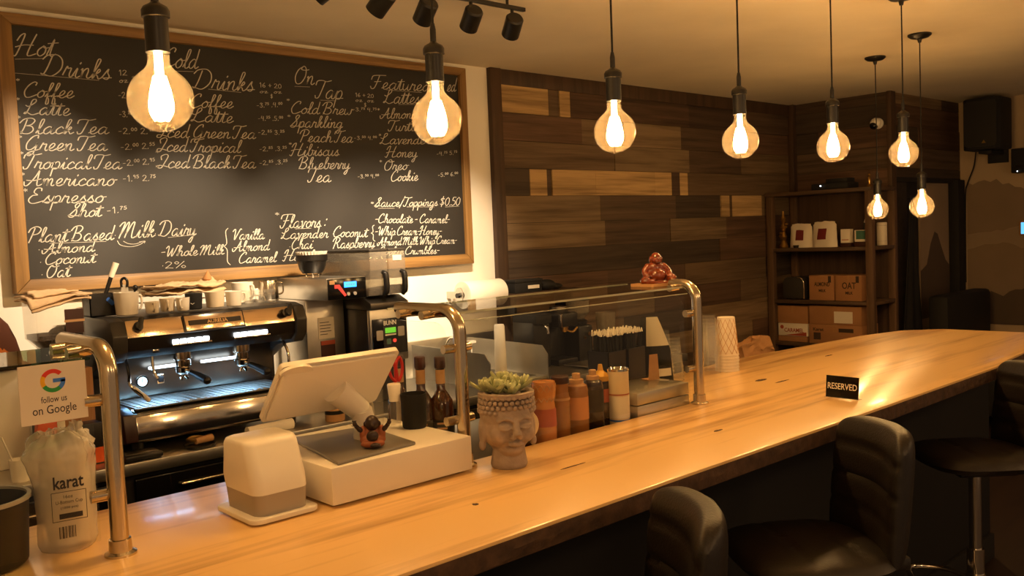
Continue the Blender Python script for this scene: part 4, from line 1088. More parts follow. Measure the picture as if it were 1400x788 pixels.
# ------------------------------------------------------------------ things behind the register
def bottle_prof(r, h, neck_r, neck_h, sh=0.03):
    return [(0, 0), (r * 0.94, 0), (r, 0.004), (r, h - neck_h - sh), (r * 0.92, h - neck_h - sh * 0.6), (neck_r * 1.4, h - neck_h - sh * 0.1), (neck_r, h - neck_h + 0.004), (neck_r, h)]
def syrup_bottle(loc, label, r=0.034, h=0.25, z0=0):
    t = thing('syrup_bottle', label, 'bottle', loc, group='tall dark syrup bottles')
    mb = MB(); mb.lathe(bottle_prof(r, h - 0.02, 0.0125, 0.075, 0.045), 32); mb.build('bottle_body', 'syrup', t)
    mb = MB(); mb.lathe([(0, h - 0.032), (0.0145, h - 0.032), (0.0155, h - 0.028), (0.0155, h - 0.003), (0.014, h), (0, h)], 28); mb.build('cap', 'lid_brown', t)
    mb = MB(); mb.lathe([(0.0133, h - 0.075), (0.0133, h - 0.036)], 28); mb.build('neck_label', 'label_tan', t)
    mb = MB(); mb.lathe([(r + 0.0004, 0.03), (r + 0.0004, 0.09)], 32); mb.build('label_band', 'black', t)
    mb = MB()
    for k in range(3): mb.box(-0.014, 0.014, 0, 0.0006, 0.078 - k * 0.014, 0.083 - k * 0.014, mtx=RZ(-38) @ T(0, -r - 0.0008, 0))
    mb.build('label_print', 'label_tan', t)
    return t
syrup_bottle((1.462, 1.995, 1.05), 'tall dark syrup bottle behind the black cup, left of the glass guard post', h=0.265)
syrup_bottle((1.508, 1.965, 1.05), 'tall dark syrup bottle with a gold drop label nearest the guard post', h=0.262)
syrup_bottle((1.425, 2.045, 1.05), 'dark capped bottle mostly hidden behind the red scissors', h=0.27)
cup = thing('black_tumbler', 'black cup standing on the back right of the cash drawer', 'cup', (1.336, 1.857, CT + 0.088))
mb = MB(); mb.lathe([(0, 0), (0.029, 0), (0.031, 0.004), (0.034, 0.088), (0.032, 0.088), (0.029, 0.008), (0, 0.008)], 36); mb.build('tumbler_body', 'blackmat', cup)
ph = thing('pen_holder', 'clear acrylic pen holder behind the tablet', 'pen holder', (1.262, 1.965, CT + 0.088))
mb = MB(); mb.box(-0.034, 0.034, -0.03, 0.03, 0, 0.004); mb.box(-0.034, -0.031, -0.03, 0.03, 0, 0.095); mb.box(0.031, 0.034, -0.03, 0.03, 0, 0.095); mb.box(-0.034, 0.034, -0.03, -0.027, 0, 0.095); mb.box(-0.034, 0.034, 0.027, 0.03, 0, 0.095); mb.box(-0.002, 0.002, -0.03, 0.03, 0, 0.09)
mb.build('acrylic_box', 'cupclear', ph)
PENS = [((-0.022, -0.015), (-0.050, -0.010), 'black', 'black pen leaning left in the acrylic holder'), ((-0.012, 0.010), (-0.026, 0.02), 'blackmat', 'matte black marker in the acrylic holder'), ((0.016, -0.012), (0.012, 0.008), 'grey_pl', 'grey pen in the acrylic holder'), ((-0.016, -0.002), (-0.024, -0.018), 'white_pl', 'white pen with blue tip in the acrylic holder')]
for (bx, by), (tx, ty), m, lab in PENS:
    p = thing('pen', lab, 'pen', (1.262, 1.965, CT + 0.092), group='pens in the holder')
    a, b = Vector((bx, by, 0.003)), Vector((tx, ty, 0.13))
    mb = MB(); mb.cyl(a, b, 0.0042, seg=12); mb.build('barrel', m, p)
    mb = MB(); mb.cyl(b - (b - a) * 0.22, b + (b - a) * 0.02, 0.005, 0.0045, seg=12); mb.build('pen_cap', 'bluepaint' if m == 'white_pl' else m, p)
sc = thing('scissors', 'scissors with red loop handles standing handles up beside the tablet', 'scissors', (1.344, 1.938, CT + 0.092))
for s in (-1, 1):
    mb = MB(); mb.tube([(s * 0.004, 0, 0.105), (s * 0.016, 0.002, 0.120), (s * 0.022, 0.004, 0.145), (s * 0.014, 0.005, 0.168), (s * 0.002, 0.004, 0.150), (s * 0.002, 0.002, 0.122), (s * 0.004, 0, 0.105)], 0.0042, 10, smooth=6); mb.build('loop_handle', 'red', sc)
    mb = MB(); mb.prism([(-0.006, 0), (0.006, 0), (0.008, 0.1), (0.003, 0.11), (-0.006, 0.1)], s * 0.0012 - 0.0008, s * 0.0012 + 0.0008, mtx=basis((0, 0, 0), (1, 0, 0), (0, 0, 1))); mb.build('blade', 'steel', sc)
spw = thing('white_shaker', 'small white capped shaker in front of the red scissors', 'shaker', (1.300, 1.890, CT + 0.088))
mb = MB(); mb.lathe([(0, 0), (0.013, 0), (0.014, 0.06), (0.011, 0.07), (0, 0.07)], 24); mb.build('clear_body', 'cupclear', spw)
mb = MB(); mb.lathe([(0, 0.07), (0.0135, 0.07), (0.0175, 0.112), (0.016, 0.115), (0, 0.115)], 24); mb.build('white_cap', 'ceramic', spw)
nt = thing('paper_slip', 'pale paper slip lying on the back edge of the cash drawer', 'paper', (1.19, 1.975, CT + 0.088))
mb = MB(); mb.quadgrid(lambda u, v: (-0.06 + 0.12 * u, -0.03 + 0.055 * v, 0.001 + 0.006 * sin(u * 3) * v), 12, 6); mb.build('slip', 'paper', nt, solid=0.0006)

# ------------------------------------------------------------------ bottles behind the front pane
def squeeze(kind, loc, label, r, h, body, capm, prof=None, labm=None, cap=None, lab_z=(0.3, 0.75), name='sauce_bottle'):
    t = thing(name, label, 'bottle', loc, group='sauce bottles behind the front glass')
    mb = MB(); mb.lathe(prof or [(0, 0), (r * 0.95, 0), (r, 0.004), (r, h * 0.72), (r * 0.9, h * 0.8), (r * 0.5, h * 0.85), (r * 0.5, h * 0.86), (0, h * 0.86)], 36); mb.build('bottle_body', body, t)
    mb = MB(); mb.lathe(cap or [(0, h * 0.83), (r * 0.62, h * 0.83), (r * 0.62, h * 0.9), (r * 0.36, h * 0.91), (r * 0.36, h * 0.99), (r * 0.3, h), (0, h)], 28); mb.build('cap', capm, t)
    if labm:
        mb = MB(); mb.lathe([(r + 0.0005, h * lab_z[0]), (r + 0.0005, h * lab_z[1])], 36); mb.build('wrap_label', labm, t)
    return t
LZ0 = 1.05
t = squeeze('jug', (1.645, 1.80, LZ0), 'dark brown jug bottle with a round cream label behind the stone head', 0.042, 0.20, 'sauce_brown', 'lid_brown',
        prof=[(0, 0), (0.04, 0), (0.043, 0.006), (0.043, 0.10), (0.036, 0.135), (0.014, 0.16), (0.013, 0.185), (0, 0.185)], cap=[(0, 0.178), (0.0155, 0.178), (0.0155, 0.20), (0, 0.20)], name='sauce_jug')
mb = MB(); mb.lathe([(0, 0), (0.044, 0), (0.043, 0.002), (0, 0.002)], 36, mtx=basis((-0.02, -0.040, 0.075), (0.87, -0.5, 0), (0, 0, 1)) ); mb.build('round_label', 'label_cream', t)
mb = MB()
for k, w in enumerate((0.03, 0.05, 0.055, 0.05, 0.055, 0.04)): mb.box(-w / 2, w / 2, 0.026 - k * 0.010, 0.0285 - k * 0.010, 0.0021, 0.0026, mtx=basis((-0.02, -0.040, 0.075), (0.87, -0.5, 0), (0, 0, 1)))
mb.build('label_print', 'label_tan', t)
t = squeeze('orange', (1.742, 1.795, LZ0), 'bright orange squeeze bottle with a diamond quilted top', 0.034, 0.176, 'sauce_orange', 'sauce_orange',
        prof=[(0, 0), (0.031, 0), (0.0325, 0.004), (0.033, 0.06), (0.030, 0.11), (0.0285, 0.122), (0.033, 0.135), (0.0345, 0.165), (0.032, 0.175), (0, 0.176)], cap=[(0, 0.1755), (0.02, 0.1755), (0.019, 0.1765), (0, 0.1765)])
mb = MB()
for k in range(12):
    for s in (-1, 1):
        mb.tube([((0.0300 + 0.0045 * f) * cos(2 * pi * (k / 12 + s * f * 0.16)), (0.0300 + 0.0045 * f) * sin(2 * pi * (k / 12 + s * f * 0.16)), 0.120 + 0.048 * f) for f in [i / 6 for i in range(7)]], 0.0012, 5)
mb.build('quilting', 'label_tan', t)
mb = MB(); mb.lathe([(0.0334, 0.05), (0.0325, 0.10)], 36); mb.build('wrap_label', 'label_red', t)
t = squeeze('tall', (1.812, 1.80, LZ0), 'slim brown bottle with a brown cap, between the two orange bottles', 0.027, 0.18, 'sauce_caramel', 'lid_brown',
        prof=[(0, 0), (0.025, 0), (0.027, 0.004), (0.027, 0.12), (0.0235, 0.135), (0.0235, 0.165), (0, 0.165)], cap=[(0, 0.16), (0.026, 0.16), (0.026, 0.178), (0.024, 0.18), (0, 0.18)], labm='label_tan', lab_z=(0.62, 0.66))
squeeze('caramel', (1.886, 1.805, LZ0), 'amber sauce bottle with a tan spout cap', 0.034, 0.178, 'sauce_caramel', 'label_tan', labm='sauce_orange', lab_z=(0.25, 0.62))
squeeze('choc', (1.962, 1.81, LZ0), 'dark chocolate sauce bottle with a pale spout cap', 0.031, 0.178, 'sauce_dark', 'label_tan', labm='blackmat', lab_z=(0.3, 0.68))
squeeze('yellow', (2.025, 1.835, LZ0), 'dark sauce bottle with a yellow pointed cap and red band label', 0.031, 0.185, 'sauce_dark', 'lid_yellow', labm='label_red', lab_z=(0.38, 0.60), cap=[(0, 0.135), (0.032, 0.135), (0.032, 0.15), (0.016, 0.16), (0.009, 0.165), (0.006, 0.184), (0, 0.185)])
can = thing('food_can', 'tall pale food can with a shiny rim at the end of the bottle row', 'can', (2.055, 1.79, LZ0), group=None)
mb = MB(); mb.lathe([(0, 0), (0.031, 0), (0.032, 0.003), (0.032, 0.165), (0, 0.165)], 36); mb.build('can_body', 'label_cream', can)
mb = MB(); mb.lathe([(0.03, 0.163), (0.0335, 0.165), (0.0335, 0.171), (0.031, 0.172), (0.029, 0.166), (0, 0.166)], 36); mb.build('rim', 'chrome', can)
mb = MB(); mb.lathe([(0.0324, 0.092), (0.0324, 0.096)], 36); mb.lathe([(0.0324, 0.012), (0.0324, 0.017)], 36, mi=1); mb.lathe([(0.0323, 0.022), (0.0323, 0.088)], 36, mi=2); mb.build('can_print', ['label_red', 'bluepaint', 'label_white'], can)

# napkin tray, straw bins, pouch, cups behind the glass
tray = thing('steel_tray', 'brushed steel two-tier napkin tray beside the right guard post', 'tray', (2.10, 1.755, 1.05))
mb = MB(); mb.box(0, 0.262, 0, 0.30, 0.0, 0.048, 0.002); mb.build('lower_tier', 'steel', tray)
mb = MB(); mb.box(0.0, 0.262, 0, 0.30, 0.051, 0.088, 0.002); mb.build('upper_tier', 'steel', tray)
mb = MB(); mb.box(0.012, 0.25, 0.012, 0.288, 0.088, 0.092, 0.001); mb.build('lid', 'cupclear', tray)
for i, (x, y, z, s, r) in enumerate(((2.205, 1.965, 1.1425, 0.085, 0), (2.306, 1.968, 1.1425, 0.085, 2))):
    b = thing('straw_bin', ['black bin of wrapped straws, left of the pair', 'black bin of wrapped straws beside the dark pouch'][i], 'straw bin', (x, y, z - 0.0005), rz=r, group='black straw bins')
    mb = MB()
    q = 0.045
    for x0, x1, y0, y1 in ((-q, q, -q, -q + 0.003), (-q, q, q - 0.003, q), (-q, -q + 0.003, -q, q), (q - 0.003, q, -q, q)): mb.box(x0, x1, y0, y1, 0, 0.105)
    mb.box(-q, q, -q, q, 0, 0.003); mb.build('bin_box', 'black', b)
    mb = MB(); rnd = random.Random(i)
    for k in range(90):
        px, py = rnd.uniform(-0.038, 0.038), rnd.uniform(-0.038, 0.038)
        mb.cyl((px, py, 0.005), (px + rnd.uniform(-0.004, 0.004), py + rnd.uniform(-0.004, 0.004), 0.155 + rnd.uniform(-0.004, 0.004)), 0.003, seg=6)
    o = mb.build('straws', 'blackmat', b); o['kind'] = 'stuff'
    mb = MB()
    for k in range(90):
        px, py = rnd.uniform(-0.041, 0.041), rnd.uniform(-0.041, 0.041)
        mb.cyl((px, py, 0.155), (px + rnd.uniform(-0.006, 0.006), py + rnd.uniform(-0.006, 0.006), 0.168 + rnd.uniform(-0.004, 0.006)), 0.0034, 0.002, seg=5)
    o = mb.build('straw_ends', 'paper', b); o['kind'] = 'stuff'
cardp = thing('kraft_card', 'folded kraft card standing on the steel tray before the pouch', 'card', (2.315, 1.86, 1.1425), rz=-15)
mb = MB(); mb.prism([(-0.022, 0.0), (0.022, 0.0), (0.016, 0.085), (-0.016, 0.085)], -0.001, 0.001, mtx=basis((0, 0, 0), (1, 0, 0), (0, 0, 1))); mb.prism([(-0.022, 0.0), (0.022, 0.0), (0.022, 0.04), (-0.022, 0.04)], -0.001, 0.001, mtx=basis((0, 0.0, 0.001), (1, 0, 0), (0, 1, 0))); mb.build('card_sheet', 'kraft', cardp)
pouch = thing('coffee_pouch', 'dark stand-up pouch with a pale pointed top leaning behind the glass', 'pouch', (2.455, 1.96, CT), rz=-40)
def pouchf(side):
    def f(u, v):
        w = 0.062 * (1 - 0.55 * max(0, (v - 0.55) / 0.45) ** 1.2)
        th = 0.026 * (1 - v) ** 0.7 * (1 - (2 * u - 1) ** 2)
        return ((2 * u - 1) * w - 0.02 * v, side * (th + 0.0005) + 0.0, 0.265 * v)
    return f
mb = MB(); mb.quadgrid(pouchf(-1), 14, 20); mb.quadgrid(pouchf(1), 14, 20); mb.build('pouch_body', 'blackmat', pouch)
def sub(f, u0, u1, v0, v1, o):
    def g(u, v):
        p = f(u0 + (u1 - u0) * u, v0 + (v1 - v0) * v); return (p[0], p[1] + o, p[2])
    return g
mb = MB(); mb.quadgrid(sub(pouchf(-1), 0.30, 1.0, 0.62, 1.0, -0.001), 8, 8); mb.build('pale_flap', 'label_white', pouch)
mb = MB(); mb.quadgrid(sub(pouchf(-1), 0.55, 0.95, 0.06, 0.14, -0.001), 6, 4); mb.quadgrid(sub(pouchf(-1), 0.5, 0.95, 0.22, 0.32, -0.001), 6, 4); mb.build('pouch_label', 'label_white', pouch)

def cup_stack(name, loc, label, n, r0, r1, h, pitch, m, group, invert=True):
    t = thing(name, label, 'cup', loc, group=group)
    return t
def one_cup(name, label, loc, r0, r1, h, m, group, rim=True):
    t = thing(name, label, 'cup', loc, group=group)
    mb = MB(); mb.lathe([(r1, 0), (r0, h), (0, h)], 32); mb.build('cup_wall', m, t)
    mb = MB(); mb.lathe([(r1 - 0.0008, 0), (r1 + 0.0018, 0.0005), (r1 + 0.0018, 0.004), (r1 - 0.0008, 0.0045)], 32); mb.build('rolled_rim', m, t)
    return t
# inverted stacks: each cup its own thing, rims down
def stack(name, x, y, z, n, pitch, r0, r1, h, m, group, labels):
    first = None
    for k in range(n):
        lab = labels[k] if k < len(labels) else labels[-1]
        if first is None: first = one_cup(name, lab, (x, y, z), r0, r1, h, m, group)
        else: dup(first, (x, y, z + k * pitch), label=lab)
stack('clear_cup', 2.895, 2.055, CT, 8, 0.0135, 0.031, 0.046, 0.135, 'cupclear', 'upturned clear cups in the stack outside the glass',
      ['upturned clear plastic cup at the foot of the stack outside the glass'] + ['upturned clear plastic cup inside the stack outside the glass'] * 6 + ['topmost upturned clear plastic cup outside the glass'])
stack('paper_cup', 2.985, 2.03, CT, 6, 0.0125, 0.034, 0.046, 0.15, 'label_white', 'upturned patterned paper cups',
      ['upturned white paper cup at the foot of the patterned stack'] + ['upturned white paper cup inside the patterned stack'] * 4 + ['topmost upturned white paper cup with a tan lattice pattern'])
lat = [o for o in bpy.data.objects if o.get('label') == 'topmost upturned white paper cup with a tan lattice pattern'][0]
mb = MB()
for k in range(12):
    for s in (-1, 1):
        mb.tube([((0.0466 - 0.0122 * f) * cos(2 * pi * (k / 12 + s * f * 0.25)), (0.0466 - 0.0122 * f) * sin(2 * pi * (k / 12 + s * f * 0.25)), 0.008 + 0.135 * f) for f in [i / 8 for i in range(9)]], 0.0009, 4)
mb.build('lattice_pattern', 'label_tan', lat)
stack('clear_cup', 2.575, 2.03, CT, 6, 0.0135, 0.028, 0.042, 0.135, 'cupclear', 'upturned clear cups inside the guard',
      ['upturned clear plastic cup at the foot of the stack behind the right post'] + ['upturned clear plastic cup inside the stack behind the right post'] * 4 + ['topmost upturned clear plastic cup behind the right post'])
stack('clear_cup', 2.68, 2.06, CT, 5, 0.0135, 0.026, 0.038, 0.11, 'cupclear', 'lower stack of upturned clear cups', 
      ['small upturned clear cup at the foot of the shorter stack by the right post'] + ['small upturned clear cup inside the shorter stack by the right post'] * 3 + ['topmost small upturned clear cup of the shorter stack by the right post'])

# carved laughing figure on its tray on top of the glass
wt = thing('wooden_tray', 'thin pale wooden tray resting on the glass guard top', 'tray', (2.365, 1.882, 1.4522), rz=0)
# the tray stands on the right end of the top pane
wt.location = (2.365, 1.882, 1.4522)
mb = MB(); mb.prism(rrect(0.15, 0.10, 0.012), 0.0, 0.004); mb.lathe([(0.0, 0.004), (0.001, 0.004)], 8); mb.build('tray_board', 'label_tan', wt)
mb = MB()
o_, i_ = rrect(0.15, 0.10, 0.012), rrect(0.142, 0.092, 0.010)
t = bmesh.new()
for z0_, z1_ in ((0.004, 0.009),):
    A = [[t.verts.new((x, y, z)) for x, y in p] for p, z in ((o_, z0_), (o_, z1_), (i_, z1_), (i_, z0_))]
    for a, b in zip(A, A[1:]):
        for k in range(len(a)): t.faces.new((a[k], a[(k + 1) % len(a)], b[(k + 1) % len(a)], b[k]))
mb._add(t); mb.build('tray_lip', 'label_tan', wt)
bd = thing('laughing_statue', 'glossy carved red-brown seated laughing figure on the wooden tray', 'statue', (2.368, 1.880, 1.4564), rz=-30)
mb = MB()
mb.ball((0, 0.006, 0.030), (0.040, 0.032, 0.030)); mb.ball((0, -0.010, 0.030), (0.030, 0.026, 0.024))      # belly
mb.ball((0, 0.004, 0.054), (0.032, 0.024, 0.022))                                                           # chest
mb.ball((-0.028, 0.002, 0.055), (0.014, 0.014, 0.016)); mb.ball((0.028, 0.002, 0.055), (0.014, 0.014, 0.016))
mb.tube([(-0.034, 0, 0.055), (-0.043, -0.008, 0.038), (-0.033, -0.026, 0.024)], [0.011, 0.010, 0.008], 10, smooth=5)
mb.tube([(0.034, 0, 0.055), (0.044, -0.008, 0.038), (0.036, -0.026, 0.022)], [0.011, 0.010, 0.008], 10, smooth=5)
mb.tube([(-0.030, 0.004, 0.014), (-0.048, -0.016, 0.013), (-0.018, -0.036, 0.009)], [0.015, 0.014, 0.010], 10, smooth=5)
mb.tube([(0.030, 0.004, 0.014), (0.050, -0.014, 0.022), (0.040, -0.034, 0.010)], [0.015, 0.014, 0.010], 10, smooth=5)
mb.lathe([(0, 0), (0.046, 0), (0.048, 0.006), (0.044, 0.012), (0, 0.012)], 32)
mb.ball((0, -0.002, 0.086), (0.0185, 0.019, 0.021)); mb.ball((0, -0.014, 0.078), (0.014, 0.010, 0.010))
mb.ball((-0.019, 0, 0.083), (0.004, 0.006, 0.012)); mb.ball((0.019, 0, 0.083), (0.004, 0.006, 0.012)); mb.ball((0, -0.021, 0.085), (0.004, 0.004, 0.0045))
mb.ball((-0.008, -0.017, 0.082), (0.006, 0.005, 0.005)); mb.ball((0.008, -0.017, 0.082), (0.006, 0.005, 0.005))
mb.ball((0.046, -0.024, 0.016), (0.014, 0.013, 0.013))
mb.build('carved_body', 'rosewood', bd, voxel=0.0016, smooth_it=1)
mb = MB(); mb.tube([(-0.007, -0.0225, 0.0755), (0, -0.0245, 0.073), (0.007, -0.0225, 0.0755)], 0.0012, 6, smooth=4)
for s in (-1, 1): mb.tube([(s * 0.003, -0.0200, 0.0905), (s * 0.007, -0.0195, 0.0918), (s * 0.011, -0.017, 0.0902)], 0.0010, 6, smooth=4)
mb.build('face_carving', 'lid_brown', bd)

# reserved sign
rs = thing('reserved_sign', 'small dark acrylic table sign reading RESERVED on the bar', 'sign', (2.683, 1.395, CT), rz=0)
ang = math.degrees(math.atan2(1.341 - 1.448, 2.681 - 2.683))
RSB = basis((0, 0, 0), (-0.02, -1, 0), (0.10, 0, 1))
mb = MB(); mb.box(-0.0555, 0.0555, 0.004, 0.074, -0.0015, 0.0015, mtx=RSB); mb.build('sign_plate', 'blackgloss', rs)
mb = MB(); text_mesh(mb, 'RESERVED', 0.028, RSB @ T(0, 0.040, 0.0016), width=0.100, bold=0.0002, ex=0.0002); mb.build('lettering', 'ceramic', rs)
mb = MB(); mb.box(-0.058, 0.058, 0.0, 0.004, -0.02, 0.006, mtx=basis((0, 0, 0), (-0.02, -1, 0), (0, 0, 1))); mb.build('acrylic_foot', 'cupclear', rs)

# ------------------------------------------------------------------ espresso machine
em = thing('espresso_machine', 'large two-group espresso machine with polished panels and lit buttons on the back counter', 'espresso machine', (1.13, 3.38, BC))
W_ = 0.76
mb = MB(); mb.box(0.03, W_ - 0.03, 0.02, 0.55, 0.04, 0.150, 0.006); mb.build('base_body', 'steel_dark', em)
mb = MB()
mb.prism([(0.0, 0.052), (0.022, 0.148), (0.09, 0.160), (0.30, 0.160), (0.30, 0.05)], 0.045, W_ - 0.02, mtx=basis((0, 0, 0), (0, 1, 0), (0, 0, 1)), bev=0.004)
mb.build('front_base_panel', 'chrome', em)
mb = MB(); mb.prism([(0.0, 0.050), (0.022, 0.150), (0.10, 0.168), (0.34, 0.168), (0.34, 0.04), (0.03, 0.04)], 0.0, 0.045, mtx=basis((0, 0, 0), (0, 1, 0), (0, 0, 1)), bev=0.004); mb.build('side_cheek', 'machine_red', em)
mb = MB(); mb.prism([(0.0, 0.050), (0.022, 0.150), (0.10, 0.168), (0.34, 0.168), (0.34, 0.04), (0.03, 0.04)], W_ - 0.02, W_ + 0.02, mtx=basis((0, 0, 0), (0, 1, 0), (0, 0, 1)), bev=0.004); mb.build('side_cheek', 'machine_red', em)
for x in (0.06, W_ - 0.06):
    for y in (0.06, 0.5):
        mb = MB(); mb.cyl((x, y, 0.0), (x, y, 0.045), 0.02, 0.024); mb.build('foot', 'black', em)
mb = MB()
mb.box(0.06, W_ - 0.05, 0.045, 0.29, 0.1605, 0.166)
for k in range(22): mb.box(0.07 + k * 0.0285, 0.084 + k * 0.0285, 0.06, 0.28, 0.166, 0.1685)
mb.build('drip_tray', 'steel', em)
mb = MB(); mb.prism([(0.30, 0.16), (0.275, 0.20), (0.265, 0.36), (0.29, 0.40), (0.34, 0.40), (0.34, 0.16)], 0.03, W_ - 0.02, mtx=basis((0, 0, 0), (0, 1, 0), (0, 0, 1))); bp = mb.build('back_splash', 'steel_dark', em)
mb = MB(); mb.box(0.0, W_ + 0.02, 0.33, 0.57, 0.15, 0.42, 0.006); mb.build('boiler_housing', 'machine_side', em)
# upper head: side panels with a curved profile, sloping polished front, dark button band
side = [(0.57, 0.30), (0.57, 0.515), (0.10, 0.512), (0.04, 0.500), (0.012, 0.445), (0.020, 0.385), (0.06, 0.345), (0.20, 0.325), (0.33, 0.26), (0.45, 0.24)]
for x0, x1 in ((-0.02, 0.035), (W_ - 0.03, W_ + 0.02)):
    mb = MB(); mb.prism(side, x0, x1, mtx=basis((0, 0, 0), (0, 1, 0), (0, 0, 1)), bev=0.006); mb.build('side_panel', 'machine_side', em)
mb = MB(); mb.prism([(0.56, 0.36), (0.56, 0.508), (0.10, 0.508), (0.05, 0.495), (0.03, 0.44), (0.036, 0.385), (0.07, 0.355), (0.30, 0.35)], 0.035, W_ - 0.03, mtx=basis((0, 0, 0), (0, 1, 0), (0, 0, 1)), bev=0.003); mb.build('head_body', 'machine_dk', em)
mb = MB()
mb.prism([(0.046, 0.500), (0.020, 0.436), (0.030, 0.434), (0.056, 0.498)], 0.037, W_ - 0.032, mtx=basis((0, 0, 0), (0, 1, 0), (0, 0, 1)), bev=0.002)
mb.build('polished_front', 'copper', em)
# name plate with frame
FP = basis((0.0, 0.0295, 0.4685), (1, 0, 0), (0, 0.024, 0.064))
mb = MB(); mb.box(0.250, 0.500, -0.036, 0.036, -0.001, 0.006, 0.002, mtx=FP); mb.build('plate_frame', 'machine_dk', em)
mb = MB(); mb.box(0.256, 0.494, -0.030, 0.030, 0.004, 0.008, 0.001, mtx=FP); npz = mb.build('name_plate', 'copper', em)
mb = MB(); mb.box(0.268, 0.484, -0.010, 0.010, 0.008, 0.0085, mtx=FP); mb.build('plate_band', 'machine_dk', npz)
mb = MB(); text_mesh(mb, 'AURELIA', 0.020, FP @ T(0.385, -0.0005, 0.009), width=0.085, bold=0.0006); mb.build('plate_lettering', 'copper', npz)
for x in (0.075, W_ - 0.070):
    mb = MB(); mb.lathe([(0, 0), (0.016, 0), (0.018, 0.018), (0.012, 0.026), (0, 0.026)], 24, mtx=FP @ T(x, 0.004, 0.003)); mb.prism(rrect(0.018, 0.056, 0.008), 0.014, 0.030, mtx=FP @ T(x + 0.008, 0.012, 0) @ RZ(-18), bev=0.003); mb.build('steam_knob', 'black', em)
for gx in (0.235, 0.485):
    for k in range(5):
        mb = MB(); mb.box(gx - 0.03 + k * 0.030, gx - 0.005 + k * 0.030, 0.024, 0.034, 0.397, 0.413, 0.003); mb.build('lit_button', 'btn_white', em)
    mb = MB(); mb.box(gx - 0.034, gx + 0.124, 0.020, 0.040, 0.386, 0.396, 0.002); mb.build('button_rail', 'chrome', em)
    g = gx + 0.045
    mb = MB(); mb.lathe([(0, 0.29), (0.026, 0.29), (0.030, 0.295), (0.030, 0.32), (0.036, 0.325), (0.036, 0.36), (0, 0.36)], 30, mtx=T(g, 0.13, 0)); mb.build('group_head', 'chrome', em)
    pf = MB(); pf.lathe([(0, 0.262), (0.02, 0.262), (0.029, 0.27), (0.031, 0.29), (0, 0.29)], 28, mtx=T(g, 0.13, 0)); pf.tube([(g, 0.125, 0.262), (g - 0.012, 0.125, 0.248), (g - 0.012, 0.125, 0.240)], 0.006, 10); pf.tube([(g, 0.125, 0.262), (g + 0.012, 0.125, 0.248), (g + 0.012, 0.125, 0.240)], 0.006, 10); pf.cyl((g, 0.10, 0.277), (g + 0.004, 0.055, 0.272), 0.007)
    po = pf.build('portafilter', 'chrome', em)
    mb = MB(); mb.tube([(g + 0.004, 0.062, 0.273), (g + 0.008, 0.02, 0.266), (g + 0.014, -0.055, 0.252)], [0.0115, 0.0125, 0.015, 0.0165], 14, smooth=4); mb.ball((g + 0.014, -0.057, 0.2517), 0.0162); mb.build('handle', 'black', po)
for xa, xb in ((0.185, 0.33), (0.40, 0.55)):
    mb = MB(); mb.box(xa, xb, 0.235, 0.245, 0.282, 0.293, 0.002); mb.build('led_strip', 'led_white', em)
for dx in (0.10, 0.44):
    li = bpy.data.lights.new('led_light', 'AREA'); li.shape = 'RECTANGLE'; li.size = 0.2; li.size_y = 0.012; li.energy = 0.5; li.color = (0.30, 0.62, 1.0)
    lo = link(bpy.data.objects.new('led_light', li), em); lo.location = (dx + 0.09, 0.235, 0.276); lo.rotation_euler = (radians(-12), 0, 0)
SPL = basis((0, 0.268, 0.27), (1, 0, 0), (0, -0.01, 0.16))
mb = MB(); mb.lathe([(0, 0), (0.024, 0), (0.026, 0.004), (0.024, 0.012), (0.020, 0.012), (0.020, 0.009), (0, 0.009)], 28, mtx=basis((0.165, 0.272, 0.235), (1, 0, 0), (0, 0, 1))); gg = mb.build('pressure_gauge', 'chrome', em)
mb = MB(); mb.lathe([(0, 0.0095), (0.019, 0.0095)], 24, mtx=basis((0.165, 0.272, 0.235), (1, 0, 0), (0, 0, 1))); mb.build('gauge_dial', 'paper', gg)
mb = MB(); mb.box(-0.001, 0.001, -0.004, 0.014, 0.0098, 0.0105, mtx=basis((0.165, 0.272, 0.235), (1, 0, 0), (0, 0, 1))); mb.build('needle', 'ink', gg)
mb = MB(); mb.box(0.225, 0.255, 0.266, 0.276, 0.215, 0.255, 0.004); rk = mb.build('rocker_switch', 'chrome', em)
mb = MB(); mb.box(0.229, 0.251, 0.262, 0.267, 0.222, 0.248, 0.003); mb.build('rocker', 'black', rk)
mb = MB(); mb.tube([(0.05, 0.10, 0.36), (0.042, 0.05, 0.30), (0.03, 0.0, 0.26), (0.10, 0.02, 0.195)], [0.006, 0.006, 0.007], 10, smooth=6); st = mb.build('steam_wand', 'chrome', em)
mb = MB(); mb.tube([(0.036, 0.0, 0.256), (0.098, 0.02, 0.197)], 0.009, 12); mb.build('wand_sleeve', 'white_pl', st)
mb = MB(); mb.tube([(W_ - 0.06, 0.10, 0.36), (W_ - 0.055, 0.06, 0.30), (W_ - 0.06, 0.05, 0.20)], 0.006, 10, smooth=6); mb.build('steam_wand', 'chrome', em)
mb = MB(); mb.tube([(0.16, 0.13, 0.36), (0.16, 0.12, 0.29), (0.17, 0.11, 0.26)], 0.006, 10, smooth=5); mb.build('water_spout', 'chrome', em)
mb = MB(); mb.box(0.125, 0.148, 0.022, 0.03, 0.372, 0.384, 0.001); mb.build('badge', 'chrome', em)
mb = MB()
for k in range(6): mb.cyl((0.02 + k * (W_ - 0.04) / 5, 0.54, 0.51), (0.02 + k * (W_ - 0.04) / 5, 0.54, 0.535), 0.0025, seg=8)
mb.tube([(0.02, 0.30, 0.512), (0.02, 0.32, 0.535), (0.02, 0.54, 0.535), (W_ - 0.02, 0.54, 0.535), (W_ - 0.02, 0.32, 0.535), (W_ - 0.02, 0.30, 0.512)], 0.003, 8)
mb.build('cup_rail', 'chrome', em)
MT = BC + 0.5155          # machine top

